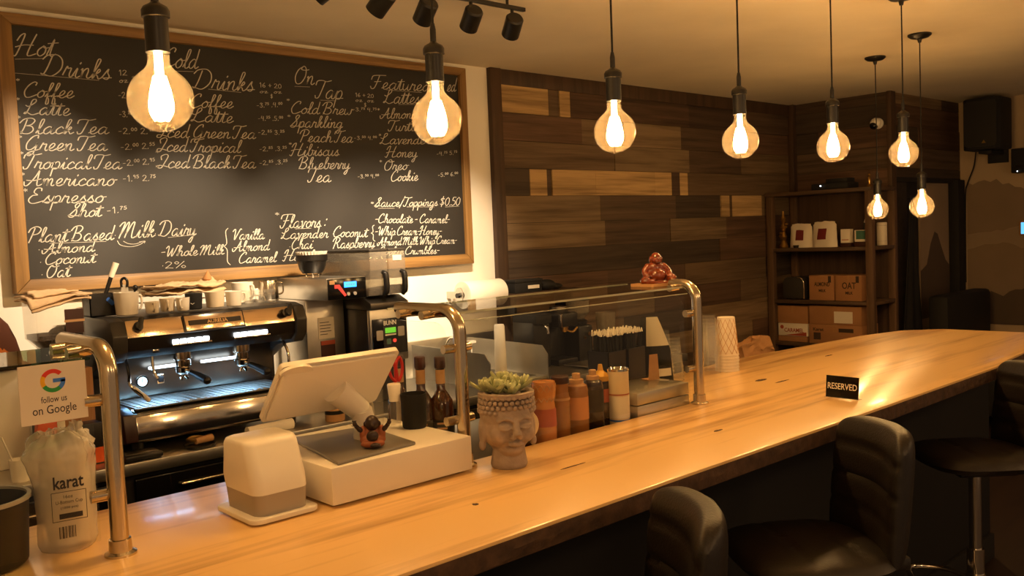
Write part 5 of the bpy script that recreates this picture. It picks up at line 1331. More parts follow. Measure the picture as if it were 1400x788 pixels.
def mug(name, loc, r, h, m, label, rz=0, group='cups on the espresso machine', handle=True, taper=0.86, cat='mug'):
    t = thing(name, label, cat, loc, rz=rz, group=group)
    mb = MB(); mb.lathe([(0, 0), (r * taper * 0.9, 0), (r * taper, 0.003), (r * (taper + 1) / 2, h * 0.5), (r, h - 0.001), (r - 0.001, h), (r - 0.0035, h - 0.001), (r * taper - 0.004, 0.006), (0, 0.006)], 36); mb.build('mug_body', m, t)
    if handle:
        mb = MB(); mb.tube([(r * 0.94, 0, h * 0.82), (r + 0.016, 0, h * 0.80), (r + 0.020, 0, h * 0.48), (r + 0.012, 0, h * 0.25), (r * 0.9, 0, h * 0.2)], 0.0045, 10, smooth=6); mb.build('handle', m, t)
    return t
mg = mug('mug', (1.215, 3.53, MT), 0.046, 0.088, 'ceramic', 'white mug with hand lettering beside the black caddy', rz=15)
mb = MB()
def wraptext(mb, s, size, R0, z, az0, width):
    t = MB(); text_mesh(t, s, size, I4, width=width, ex=0.0)
    b = t.bm
    for v in b.verts:
        a = az0 + v.co.x / R0; y = v.co.y
        v.co = Vector((R0 * cos(a), R0 * sin(a), z + y))
    me = bpy.data.meshes.new('tmp'); b.to_mesh(me); b.free(); mb.bm.from_mesh(me); bpy.data.meshes.remove(me)
for s, z, w in (("You're", 0.066, 0.038), ('the', 0.046, 0.022), ('best', 0.026, 0.028)): wraptext(mb, s, 0.02, 0.0447 - 0.0055 * (0.088 - z) / 0.088, z, radians(-126), w)
mb.build('lettering', 'ink', mg)
op = thing('bottle_opener', 'black and white key tool standing in the lettered mug', 'tool', (1.213, 3.535, MT + 0.007))
mb = MB(); mb.prism([(-0.014, 0), (0.014, 0), (0.012, 0.11), (-0.012, 0.11)], -0.002, 0.002, mtx=basis((0, 0, 0), (0.8, -0.6, 0), (0, 0, 1))); mb.build('white_blade', 'paper', op)
mb = MB(); mb.tube([(-0.010, 0.0, 0.10), (-0.011, 0, 0.125), (0, 0, 0.135), (0.011, 0, 0.125), (0.010, 0, 0.10)], 0.005, 10, smooth=4, mtx=RZ(-37)); mb.ball((0.034, -0.016, 0.095), (0.010, 0.010, 0.012)); mb.cyl((0.012, -0.006, 0.0), (0.034, -0.016, 0.09), 0.004); mb.build('black_grip', 'black', op)
mug('cup', (1.30, 3.50, MT), 0.028, 0.046, 'ceramic', 'low white cup just right of the lettered mug', rz=-100, cat='cup')
mug('cup', (1.375, 3.54, MT), 0.030, 0.052, 'ceramic_cream', 'cream cup with its handle forward under the folded burlap', rz=-110, cat='cup')
mug('cup', (1.425, 3.51, MT), 0.027, 0.052, 'ceramic', 'white cup with a ring handle left of the black cup', rz=-125, cat='cup')
bk = mug('cup', (1.475, 3.52, MT), 0.034, 0.064, 'blackmat', 'black cup with a tiny white smile mark on the espresso machine', handle=False, cat='cup')
mb = MB(); mb.tube([(0.0345 * cos(a), 0.0345 * sin(a), 0.022 + 0.005 * abs(i - 3) / 3) for i, a in enumerate([radians(-135 + k * 4) for k in range(7)])], 0.0009, 6); mb.build('smile_mark', 'paper', bk)
mug('cup', (1.565, 3.525, MT), 0.040, 0.066, 'ceramic_cream', 'wide cream cup right of the black cup', handle=False, cat='cup')
mug('mug', (1.635, 3.50, MT), 0.034, 0.062, 'ceramic', 'white mug with its round handle to the right before the glasses', rz=5)
mug('mug', (1.80, 3.76, MT), 0.048, 0.085, 'ceramic', 'large white mug behind the shot glasses', rz=-70)
GLS = [(1.70, 3.50), (1.752, 3.50), (1.802, 3.505), (1.725, 3.565), (1.78, 3.57)]
for i, (x, y) in enumerate(GLS):
    lab = ['front left shot glass at the right end of the machine top', 'front middle shot glass at the right end of the machine top', 'front right shot glass at the right end of the machine top', 'rear left shot glass on the machine top', 'rear right shot glass on the machine top'][i]
    t = thing('shot_glass', lab, 'glass', (x, y, MT), group='shot glasses on the machine')
    mb = MB(); mb.lathe([(0, 0), (0.018, 0), (0.023, 0.058), (0.0215, 0.058), (0.017, 0.008), (0, 0.008)], 28); mb.build('glass_body', 'cupclear', t)
pc = thing('milk_pitcher', 'polished steel milk pitcher behind the shot glasses', 'pitcher', (1.915, 3.74, MT))
mb = MB(); mb.lathe([(0, 0), (0.044, 0), (0.046, 0.004), (0.044, 0.05), (0.040, 0.085), (0.038, 0.085), (0.042, 0.05), (0.043, 0.006), (0, 0.006)], 36); mb.build('pitcher_body', 'chrome', pc)
mb = MB(); mb.tube([(0.040, 0, 0.075), (0.062, 0, 0.07), (0.064, 0, 0.03), (0.045, 0, 0.02)], 0.004, 10, smooth=5, mtx=RZ(-20)); mb.build('handle', 'chrome', pc)
bl = thing('folded_burlap', 'folded tan burlap bag lying over the cups on the espresso machine', 'burlap bag', (1.50, 3.70, MT + 0.064), rz=6)
def burlap(dz, seed, w0=1.0):
    def f(u, v):
        x = -0.16 + 0.31 * u; y = -0.10 + 0.22 * v
        n_ = noise.fractal(Vector((x * 7 + seed, y * 8, seed)), 0.5, 2.1, 4)
        e = (1 - (2 * v - 1) ** 6)
        round_ = max(0.05, 1 - max(0, (0.18 - u) / 0.18) ** 2)
        return (x, y * round_ * w0, dz + 0.016 * n_ + 0.010 * u * e + 0.05 * max(0, u - 0.8) * 3 * max(0, 0.9 - abs(v - 0.6) * 3))
    return f
mb = MB(); mb.quadgrid(burlap(0.004, 1), 30, 20); mb.quadgrid(burlap(0.030, 1.1, 0.97), 30, 20); mb.build('burlap_folds', 'cloth', bl, solid=0.007, angle=80)
mb = MB(); mb.lathe([(0.012, 0), (0.02, 0.02), (0.004, 0.05), (0, 0.055)], 12, mtx=T(0.13, 0.02, 0.03) @ RX(12)); mb.build('tied_corner', 'kraft', bl)

# ------------------------------------------------------------------ left of the machine
gh = thing('bean_grinder', 'coffee grinder with a clear hopper of dark beans left of the espresso machine', 'grinder', (0.985, 3.64, BC))
mb = MB(); mb.box(-0.075, 0.075, -0.08, 0.12, 0.0, 0.40, 0.01); mb.build('grinder_body', 'steel_dark', gh)
mb = MB()
loft(mb, [(0.10, -0.05, 0.07, 0.405, 0.012), (0.165, -0.09, 0.10, 0.445, 0.014), (0.168, -0.095, 0.105, 0.585, 0.014)]); mb.build('hopper', 'hopper_clear', gh)
mb = MB()
loft(mb, [(0.09, -0.045, 0.065, 0.41, 0.01), (0.155, -0.085, 0.095, 0.445, 0.012), (0.155, -0.085, 0.095, 0.462, 0.012)])
mb.ball((0.03, 0, 0.460), (0.05, 0.085, 0.028)); mb.build('beans', 'beans', gh)
mb = MB(); mb.box(0.010, 0.076, -0.0975, -0.096, 0.515, 0.555); mb.box(0.012, 0.074, -0.0975, -0.096, 0.465, 0.507); mb.build('hopper_label', 'lid_brown', gh)
mb = MB(); mb.box(0.008, 0.078, -0.0985, -0.096, 0.507, 0.516); mb.build('label_stripe', 'label_tan', gh)
ct = thing('folded_cloth', 'folded beige cloth draped over the bean hopper', 'cloth', (0.985, 3.64, BC + 0.587))
def clothf(dz, s):
    def f(u, v):
        x = -0.105 + 0.21 * u; y = -0.115 + 0.22 * v
        n_ = noise.fractal(Vector((x * 10 + s, y * 10, s)), 0.5, 2.1, 3)
        drop = -0.045 * max(0, (0.15 - v) / 0.15) * max(0, 0.7 - u) * 1.4
        return (x + 0.006 * n_, y, dz + 0.007 * n_ + drop + 0.004)
    return f
mb = MB(); mb.quadgrid(clothf(0.004, 2), 24, 24); mb.quadgrid(clothf(0.018, 2.2), 24, 24); mb.quadgrid(lambda u, v: tuple(a + b for a, b in zip(clothf(0.030, 2.1)(0.1 + 0.7 * u, 0.1 + 0.8 * v), (0, 0, 0))), 20, 20); mb.build('cloth_folds', 'cloth', ct, solid=0.006, angle=80)
bx = thing('black_caddy', 'black open box holding a brush, on the left end of the espresso machine', 'caddy', (1.150, 3.62, MT))
mb = MB()
for a in ((-0.055, 0.055, -0.045, -0.041), (-0.055, 0.055, 0.041, 0.045), (-0.055, -0.051, -0.045, 0.045), (0.051, 0.055, -0.045, 0.045)): mb.box(*a, 0, 0.085)
mb.box(-0.055, 0.055, -0.045, 0.045, 0, 0.004); mb.build('box_body', 'black', bx)
mb = MB(); mb.prism(rrect(0.016, 0.034, 0.005), 0, 0.002, mtx=basis((0.02, -0.0455, 0.055), (1, 0, 0.9), (-0.6, 0, 1))); mb.build('blue_clip', 'bluepaint', bx)
br = thing('brush', 'black handled brush with a pale tip leaning out of the black caddy', 'brush', (1.14, 3.62, MT + 0.006))
a, b = Vector((0, 0, 0.0)), Vector((0.050, -0.01, 0.14)); c = Vector((0.072, -0.014, 0.195))
mb = MB(); mb.cyl(a, b, 0.007, 0.008, seg=14); mb.build('handle', 'black', br)
mb = MB(); mb.cyl(b, c, 0.010, 0.012, seg=14); mb.build('pale_tip', 'ceramic', br)
ha = thing('felt_cap', 'brown cap with an orange front panel at the left edge of the picture', 'cap', (0.765, 3.62, BC))
mb = MB(); mb.box(-0.09, 0.09, -0.07, 0.10, 0.0, 0.355, 0.006); mb.build('stand_block', 'paper', ha)
mb = MB(); mb.lathe([(0.098, 0.372), (0.094, 0.40), (0.080, 0.46), (0.058, 0.515), (0.03, 0.548), (0, 0.556)], 32); mb.build('crown', 'hat_brown', ha)
mb = MB()
mb.quadgrid(lambda u, v: ((0.1005 - 0.013 * v - 0.006 * v * v) * cos(radians(-150 + 120 * u)), (0.1005 - 0.013 * v - 0.006 * v * v) * sin(radians(-150 + 120 * u)), 0.374 + (0.05 + 0.025 * sin(u * pi)) * v), 16, 6); mb.build('front_panel', 'hat_orange', ha)
mb = MB()
mb.quadgrid(lambda u, v: ((0.097 + 0.026 * v) * cos(2 * pi * u), (0.097 + 0.026 * v) * sin(2 * pi * u) , 0.372 - 0.010 * v), 40, 4); mb.build('brim', 'hat_brown', ha, solid=0.004)
ss = thing('slate_tag', 'small grey chalk tag with white handwriting in front of the bean grinder', 'tag', (0.925, 3.50, BC + 0.3405))
mb = MB(); mb.box(-0.03, 0.115, -0.003, 0.003, 0.0, 0.085, 0.001); tg = mb.build('tag_plate', 'slate', ss)
mb = MB(); chalk_line(mb, 'Go', 0.035, 0.055, 0.075, 0.057, 0.011, 0); chalk_line(mb, 'Gummy', 0.03, 0.022, 0.105, 0.026, 0.014, 0); o = mb.build('chalk_lettering', 'chalk', tg); o.location = (0, -0.0036, 0)
hb = thing('small_carton', 'small kraft carton behind the left guard carrying the slate tag', 'box', (0.965, 3.495, BC))
mb = MB(); mb.box(-0.08, 0.09, -0.03, 0.055, 0, 0.34, 0.003); mb.build('carton_body', 'carton', hb)
for i, (x, y, r, h, lab) in enumerate(((0.765, 3.34, 0.034, 0.075, 'white paper cup with a stirrer behind the left glass pane'), (0.825, 3.42, 0.022, 0.085, 'small white sauce cup behind the white paper cup'))):
    t = thing('small_cup', lab, 'cup', (x, y, BC), group='white cups behind the left glass')
    mb = MB(); mb.lathe([(0, 0), (r * 0.8, 0), (r, h), (r - 0.002, h), (r * 0.78, 0.003), (0, 0.003)], 28); mb.build('cup_body', 'ceramic', t)
    if i == 0:
        mb = MB(); mb.cyl((0.0, 0, 0.004), (-0.05, 0.0, 0.16), 0.003); mb.build('stirrer', 'paper', t)
ob = thing('orange_bag', 'orange and white food bag standing behind the plastic cup bag', 'bag', (0.885, 3.42, BC))
mb = MB(); mb.prism([(-0.045, 0), (0.045, 0), (0.05, 0.1), (0.042, 0.19), (-0.04, 0.19), (-0.05, 0.1)], -0.02, 0.02, mtx=basis((0, 0, 0), (1, 0, 0), (0, 0, 1)), bev=0.006); mb.build('bag_body', 'orange', ob)
mb = MB(); mb.box(0.02, 0.046, -0.023, -0.019, 0.02, 0.17, 0.001); mb.build('white_panel', 'label_white', ob)
rb = thing('printed_box', 'dark and orange printed box between the cup bag and the guard post', 'box', (1.01, 3.40, BC))
mb = MB(); mb.box(-0.035, 0.035, -0.03, 0.04, 0, 0.15, 0.003); mb.build('box_body', 'machine_dk', rb)
mb = MB(); mb.box(-0.0355, 0.0355, -0.0305, 0.01, 0.005, 0.06); mb.build('orange_band', 'orange', rb)
scl = thing('kitchen_scale', 'flat black scale on the steel counter below the espresso machine', 'scale', (1.16, 3.325, BC))
mb = MB(); mb.box(-0.07, 0.065, -0.045, 0.05, 0.004, 0.022, 0.005); mb.build('scale_body', 'black', scl)
mb = MB(); mb.box(-0.06, 0.055, -0.02, 0.045, 0.022, 0.025, 0.001); mb.build('weighing_plate', 'steel_dark', scl)
tm = thing('tamper', 'wooden handled coffee tamper lying on a dark dish before the machine', 'tamper', (1.385, 3.335, BC))
mb = MB(); mb.lathe([(0, 0), (0.055, 0), (0.06, 0.012), (0.056, 0.012), (0.05, 0.004), (0, 0.004)], 32); mb.build('dish', 'black', tm)
mb = MB(); mb.cyl((-0.02, -0.01, 0.024), (0.05, 0.0, 0.026), 0.012, 0.014); mb.build('wood_handle', 'label_tan', tm)
mb = MB(); mb.lathe([(0.030, 0.02), (0.036, 0.024), (0.036, 0.032), (0.030, 0.034), (0.028, 0.027), (0.03, 0.02)], 28, mtx=T(-0.005, 0.02, 0)); mb.build('ring', 'brass', tm)
rg = thing('rolled_towel', 'rolled white bar towel under the front edge of the espresso machine', 'towel', (1.68, 3.335, BC))
mb = MB(); mb.tube([(-0.10, 0, 0.022), (-0.04, 0.004, 0.020), (0.03, 0.0, 0.021), (0.10, 0.003, 0.020)], [0.018, 0.021, 0.020, 0.022], 16, smooth=5); mb.build('towel_roll', 'paper', rg)
tn = thing('small_tin', 'low dark tin with a printed label beside the towel behind the tablet neck', 'tin', (1.98, 3.33, BC))
mb = MB(); mb.lathe([(0, 0), (0.04, 0), (0.042, 0.004), (0.042, 0.05), (0.038, 0.055), (0, 0.055)], 32); mb.build('tin_body', 'label_tan', tn)
mb = MB(); mb.lathe([(0.0424, 0.03), (0.0424, 0.046)], 32); mb.build('tin_band', 'black', tn)

# ------------------------------------------------------------------ coffee brewer and twin grinder
bw = thing('coffee_brewer', 'steel drip coffee brewer with a blue display head and tall column', 'coffee brewer', (2.075, 3.5, BC))
mb = MB(); mb.box(0.0, 0.205, 0.20, 0.46, 0.03, 0.50, 0.006); mb.build('column', 'steel', bw)
mb = MB(); mb.box(-0.01, 0.215, 0.02, 0.47, 0.0, 0.03, 0.004); mb.build('base', 'steel_dark', bw)
mb = MB(); mb.box(0.0, 0.205, 0.0, 0.46, 0.50, 0.600, 0.004); mb.build('head', 'steel', bw)
mb = MB(); mb.box(0.002, 0.203, -0.006, 0.0, 0.503, 0.597, 0.002); cpn = mb.build('control_panel', 'blackgloss', bw)
mb = MB(); mb.box(0.085, 0.150, -0.009, -0.006, 0.555, 0.580, 0.001); mb.build('blue_display', 'lcd_blue', cpn)
mb = MB()
for k in range(9): mb.box(0.093 + k * 0.0055, 0.097 + k * 0.0055, -0.0096, -0.009, 0.562, 0.573)
mb.build('display_digits', 'lcd_green', cpn)
mb = MB(); mb.prism([(0.035, 0.57), (0.06, 0.57), (0.095, 0.52), (0.085, 0.515), (0.052, 0.553), (0.035, 0.553)], 0.0065, 0.010, mtx=basis((0, 0, 0), (1, 0, 0), (0, 0, 1))); mb.build('red_lever', 'lit_red', cpn)
mb = MB(); mb.box(0.010, 0.036, -0.008, -0.006, 0.572, 0.590); mb.build('orange_sticker', 'label_tan', cpn)
mb = MB()
for x in (0.105, 0.140): mb.cyl((x, -0.006, 0.525), (x, -0.011, 0.525), 0.008)
mb.build('button', 'grey_pl', cpn)
mb = MB(); mb.box(0.06, 0.145, 0.197, 0.2, 0.31, 0.41); mb.build('notice_sticker', 'label_white', bw)
mb = MB(); mb.box(0.07, 0.145, 0.197, 0.2, 0.19, 0.30); ws = mb.build('warning_sticker', 'lid_brown', bw)
mb = MB(); mb.box(0.07, 0.145, 0.1955, 0.197, 0.28, 0.30); mb.build('orange_strip', 'label_red', ws)
mb = MB()
for k, w in enumerate((0.05, 0.06, 0.055, 0.06, 0.04)): mb.box(0.068, 0.068 + w, 0.196, 0.197, 0.385 - k * 0.014, 0.388 - k * 0.014)
mb.build('notice_print', 'ink', bw)
fb = thing('filter_basket', 'black brew basket holding a white paper filter on top of the coffee brewer', 'filter basket', (2.145, 3.74, BC + 0.602))
mb = MB(); mb.lathe([(0, 0.018), (0.045, 0.018), (0.06, 0.04), (0.068, 0.075), (0.074, 0.078), (0.074, 0.105), (0.070, 0.105), (0.066, 0.08), (0.05, 0.04), (0, 0.03)], 36); mb.build('basket', 'black', fb)
for k in range(3):
    a = 2 * pi * k / 3
    mb = MB(); mb.cyl((0.03 * cos(a), 0.03 * sin(a), 0), (0.035 * cos(a), 0.035 * sin(a), 0.02), 0.004); mb.build('leg', 'chrome', fb)
mb = MB()
def filt(u, v):
    a = 2 * pi * u; r = 0.045 + 0.027 * v + 0.0025 * cos(30 * a) * v
    return (r * cos(a), r * sin(a), 0.045 + 0.075 * v)
mb.quadgrid(filt, 180, 4); mb.lathe([(0, 0.112), (0.03, 0.118), (0.05, 0.110), (0.066, 0.1), (0.066, 0.098)], 30); mb.build('paper_filter', 'paper', fb, angle=60)

tg_ = thing('twin_grinder', 'black and steel coffee grinder with two clear hoppers and a green display', 'grinder', (2.292, 3.5, BC))
mb = MB(); mb.box(0.0, 0.205, 0.02, 0.42, 0.0, 0.44, 0.006); mb.build('grinder_body', 'machine_dk', tg_)
mb = MB(); mb.box(-0.002, 0.207, -0.004, 0.02, 0.19, 0.44, 0.003); mb.build('steel_front', 'steel', tg_)
mb = MB(); mb.box(0.006, 0.202, -0.010, -0.004, 0.225, 0.395, 0.003); pn = mb.build('control_panel', 'blackgloss', tg_)
PB = basis((0, -0.0105, 0), (1, 0, 0), (0, 0, 1))
mb = MB(); text_mesh(mb, 'BUNN', 0.030, PB @ T(0.104, 0.372, 0), width=0.070, bold=0.0003); mb.build('brand_lettering', 'ceramic', pn)
mb = MB(); mb.box(0.075, 0.135, -0.013, -0.010, 0.325, 0.350, 0.001); mb.build('green_display', 'lcd_green', pn)
mb = MB(); mb.box(0.075, 0.135, -0.012, -0.010, 0.313, 0.320); mb.build('panel_strip', 'label_white', pn)
mb = MB()
mb.prism(rrect(0.036, 0.046, 0.006), 0, 0.003, mtx=PB @ T(0.043, 0.318, 0)); mb.prism(rrect(0.036, 0.046, 0.006), 0, 0.003, mtx=PB @ T(0.165, 0.328, 0)); mb.build('hopper_key', 'grey_pl', pn)
mb = MB(); mb.prism(rrect(0.022, 0.026, 0.004), 0, 0.004, mtx=PB @ T(0.093, 0.285, 0)); mb.build('grind_button', 'label_green', pn)
mb = MB(); mb.lathe([(0, 0), (0.009, 0), (0.009, 0.004), (0, 0.004)], 20, mtx=PB @ T(0.126, 0.287, 0)); mb.build('stop_button', 'lit_red', pn)
mb = MB(); mb.prism([(-0.02, 0.44), (-0.02, 0.47), (0.05, 0.50), (0.42, 0.50), (0.42, 0.44)], -0.004, 0.209, mtx=basis((0, 0, 0), (0, 1, 0), (0, 0, 1)), bev=0.003); mb.build('hopper_deck', 'steel_dark', tg_)
for k, x in enumerate((0.0, 0.105)):
    mb = MB(); mb.prism([(0.0, 0.505), (-0.015, 0.60), (-0.02, 0.625), (-0.02, 0.71), (0.42, 0.71), (0.42, 0.56), (0.12, 0.505)], x + 0.003, x + 0.099, mtx=basis((0, 0, 0), (0, 1, 0), (0, 0, 1)), bev=0.006); h = mb.build('hopper', 'hopper', tg_)
    mb = MB(); mb.box(x + 0.001, x + 0.101, -0.022, 0.422, 0.71, 0.722, 0.004); mb.build('hopper_lid', 'machine_side', h)
    mb = MB(); mb.tube([(x + 0.074, -0.012, 0.615), (x + 0.078, -0.034, 0.60), (x + 0.078, -0.036, 0.53), (x + 0.074, -0.02, 0.505)], [0.010, 0.014, 0.014, 0.011], 12, smooth=6); mb.build('black_handle', 'black', h)
    mb = MB(); mb.prism([(0.01, 0.507), (0.006, 0.53 + 0.02 * k), (0.2, 0.53), (0.12, 0.507)], x + 0.008, x + 0.094, mtx=basis((0, 0, 0), (0, 1, 0), (0, 0, 1))); mb.build('beans', 'beans', h)
mb = MB(); mb.box(0.13, 0.18, -0.0225, -0.0205, 0.665, 0.69); mb.build('hopper_sticker', 'label_white', tg_)

# ------------------------------------------------------------------ paper towel, sink, airpots on the right of the back wall
pt = thing('paper_towel', 'white paper towel roll on a wall bracket below the menu board', 'paper towel', (3.30, 3.88, 1.315))
mb = MB(); mb.lathe([(0.02, -0.14), (0.076, -0.14), (0.078, -0.137), (0.078, 0.137), (0.076, 0.14), (0.02, 0.14), (0.02, -0.14)], 44, mtx=RY(90)); mb.build('roll', 'paper', pt)
mb = MB(); mb.prism(rrect(0.06, 0.09, 0.028), 0, 0.006, mtx=basis((-0.158, 0, 0), (0, -1, 0), (0, 0, 1))); mb.box(-0.158, -0.152, 0.0, 0.12, -0.02, 0.02, 0.002); mb.build('bracket_arm', 'steel', pt)
mb = MB(); mb.lathe([(0, 0), (0.014, 0), (0.014, 0.02), (0, 0.02)], 20, mtx=basis((-0.140, 0, 0), (0, -1, 0), (0, 0, 1)) @ T(0, 0, 0.02)); mb.build('hub', 'black', pt)
mb = MB(); mb.cyl((-0.155, 0, 0), (0.15, 0, 0), 0.010); mb.box(0.15, 0.156, -0.02, 0.12, -0.02, 0.02, 0.002); mb.build('spindle', 'steel', pt)
sk = thing('sink', 'steel hand sink with tall splash plates and a curved tap', 'sink', (2.86, 3.27, BC))
mb = MB(); mb.box(0.02, 0.40, 0.06, 0.50, 0.002, 0.02, 0.004); mb.build('basin_rim', 'steel', sk)
mb = MB(); mb.box(0.06, 0.36, 0.10, 0.46, 0.0205, 0.022); mb.build('basin_floor', 'steel_dark', sk)
mb = MB(); mb.box(-0.25, 0.66, 0.70, 0.725, 0.0, 0.20, 0.003); mb.build('backsplash', 'steel', sk)
sp = [(0.05, 0.001), (0.05, 0.13), (0.09, 0.175), (0.70, 0.185), (0.70, 0.001)]
for x in (0.0, 0.40):
    mb = MB(); mb.prism(sp, x, x + 0.004, mtx=basis((0, 0, 0), (0, 1, 0), (0, 0, 1))); mb.build('splash_plate', 'steel', sk)
mb = MB(); mb.lathe([(0, 0.02), (0.022, 0.02), (0.02, 0.05), (0.01, 0.055), (0, 0.055)], 24, mtx=T(0.16, 0.60, 0)); mb.tube([(0.16, 0.60, 0.05), (0.16, 0.60, 0.15), (0.165, 0.56, 0.21), (0.17, 0.48, 0.20), (0.17, 0.46, 0.15)], 0.009, 12, smooth=7); mb.build('tap', 'chrome', sk)
mb = MB(); mb.prism(rrect(0.05, 0.03, 0.004), 0, 0.012, mtx=T(0.30, 0.55, 0.17)); mb.cyl((0.30, 0.55, 0.02), (0.30, 0.55, 0.17), 0.004); mb.build('soap_rest', 'white_pl', sk)
rl = thing('paper_roll', 'tall narrow white roll standing between the steel splash plates', 'paper roll', (3.165, 3.585, BC + 0.0225))
mb = MB(); mb.lathe([(0, 0), (0.034, 0), (0.033, 0.02), (0.028, 0.252), (0.024, 0.262), (0, 0.262)], 32); mb.build('white_roll', 'paper', rl)
mb = MB(); mb.lathe([(0.030, 0.002), (0.036, 0.0), (0.036, 0.006), (0.0335, 0.007)], 32); mb.build('foot_ring', 'paper', rl)
ws_ = thing('wall_shelf', 'dark timber wall shelf under the plank wall behind the glass', 'shelf', (3.475, 3.78, 1.27))
mb = MB(); mb.box(0, 0.56, 0.0, 0.195, 0.0, 0.03, 0.003); mb.build('board', 'trimwood', ws_)
mb = MB(); mb.box(0.03, 0.05, 0.05, 0.195, -0.1, 0.0, 0.002); mb.box(0.51, 0.53, 0.05, 0.195, -0.1, 0.0, 0.002); mb.build('bracket', 'black', ws_)
kb = thing('black_case', 'black case with a small white label on the wall shelf', 'box', (3.49, 3.80, 1.30))
mb = MB(); mb.box(0, 0.22, 0, 0.12, 0, 0.075, 0.006); mb.box(-0.004, 0.224, -0.004, 0.124, 0.06, 0.078, 0.004); mb.build('case_body', 'blackmat', kb)
mb = MB(); mb.box(0.10, 0.19, -0.006, -0.003, 0.022, 0.042); mb.build('case_label', 'label_white', kb)
gl2 = thing('dark_cloth', 'dark crumpled cloth lying on the wall shelf right of the black case', 'cloth', (3.80, 3.86, 1.30))
mb = MB(); mb.ball((0, 0, 0.03), (0.07, 0.05, 0.035)); mb.ball((0.07, 0, 0.018), (0.06, 0.045, 0.02)); mb.ball((-0.05, 0.01, 0.04), (0.03, 0.03, 0.04)); mb.build('cloth_heap', 'blackmat', gl2, voxel=0.006, smooth_it=3)
ap = thing('airpot', 'black airpot dispenser left in the dark row behind the glass', 'airpot', (3.50, 3.68, BC))
mb = MB(); mb.box(-0.065, 0.065, -0.08, 0.10, 0.0, 0.30, 0.012); mb.build('pot_body', 'black', ap)
mb = MB(); mb.box(-0.066, 0.066, -0.10, 0.10, 0.25, 0.31, 0.014); mb.build('pump_lid', 'blackmat', ap)
mb = MB(); mb.tube([(0, -0.09, 0.25), (0, -0.125, 0.235), (0, -0.128, 0.20)], 0.008, 10); mb.build('spout', 'chrome', ap)
cb = thing('coffee_maker', 'dark coffee maker with a silver strip and brass coloured arm behind the glass', 'coffee maker', (3.685, 3.66, BC))
mb = MB(); mb.box(-0.08, 0.08, -0.08, 0.12, 0.0, 0.035, 0.006); mb.box(-0.08, 0.08, 0.03, 0.12, 0.035, 0.22, 0.006); mb.box(-0.08, 0.08, -0.09, 0.12, 0.22, 0.30, 0.01); mb.build('maker_body', 'black', cb)
mb = MB(); mb.box(-0.07, -0.055, -0.094, -0.09, 0.225, 0.295, 0.001); mb.build('silver_strip', 'chrome', cb)
mb = MB(); mb.lathe([(0, 0), (0.05, 0), (0.055, 0.02), (0.05, 0.035), (0, 0.04)], 28, mtx=T(0.01, -0.0, 0.30)); mb.build('lid', 'steel_dark', cb)
mb = MB(); mb.tube([(0.0, -0.07, 0.20), (0.02, -0.10, 0.19), (0.05, -0.11, 0.215)], 0.007, 10, smooth=4); mb.lathe([(0, 0.17), (0.02, 0.17), (0.03, 0.2), (0, 0.2)], 20, mtx=T(0, -0.05, 0.02)); mb.build('portafilter', 'brass', cb)
cg = thing('hopper_grinder', 'black coffee grinder with a tall clear hopper behind the glass', 'grinder', (3.86, 3.66, BC))
mb = MB(); mb.box(-0.06, 0.06, -0.06, 0.10, 0.0, 0.21, 0.012); mb.lathe([(0, 0.21), (0.05, 0.21), (0.055, 0.235), (0.04, 0.245), (0, 0.245)], 28); mb.build('grinder_body', 'black', cg)
mb = MB(); mb.lathe([(0.035, 0.245), (0.068, 0.285), (0.072, 0.36), (0.070, 0.36), (0.066, 0.287), (0.033, 0.248)], 32); hp2 = mb.build('clear_hopper', 'hopper', cg)
mb = MB(); mb.lathe([(0, 0.36), (0.074, 0.36), (0.074, 0.372), (0, 0.376)], 32); mb.build('hopper_lid', 'blackmat', hp2)
mb = MB(); mb.cyl((0.02, -0.062, 0.16), (0.02, -0.072, 0.16), 0.012); mb.cyl((-0.02, -0.062, 0.14), (-0.02, -0.072, 0.14), 0.010); mb.build('dial', 'chrome', cg)
bj = thing('blender_jar', 'clear glass blender jar at the right end of the dark row', 'blender', (4.06, 3.62, BC))
mb = MB(); mb.lathe([(0, 0), (0.065, 0), (0.06, 0.08), (0.045, 0.095), (0, 0.095)], 28); mb.build('motor_base', 'black', bj)
mb = MB(); mb.lathe([(0.04, 0.095), (0.058, 0.18), (0.062, 0.27), (0.060, 0.27), (0.056, 0.18), (0.038, 0.097), (0, 0.097)], 28); mb.build('jar', 'hopper', bj)
rb2 = thing('tray_rail', 'thin steel tray with a rolled front edge under the dark appliances', 'tray', (3.60, 3.34, BC))
mb = MB(); mb.box(0, 0.62, 0.0, 0.20, 0.012, 0.016, 0.001); mb.tube([(0, 0, 0.012), (0.62, 0, 0.012)], 0.012, 14); mb.build('tray_sheet', 'steel', rb2)

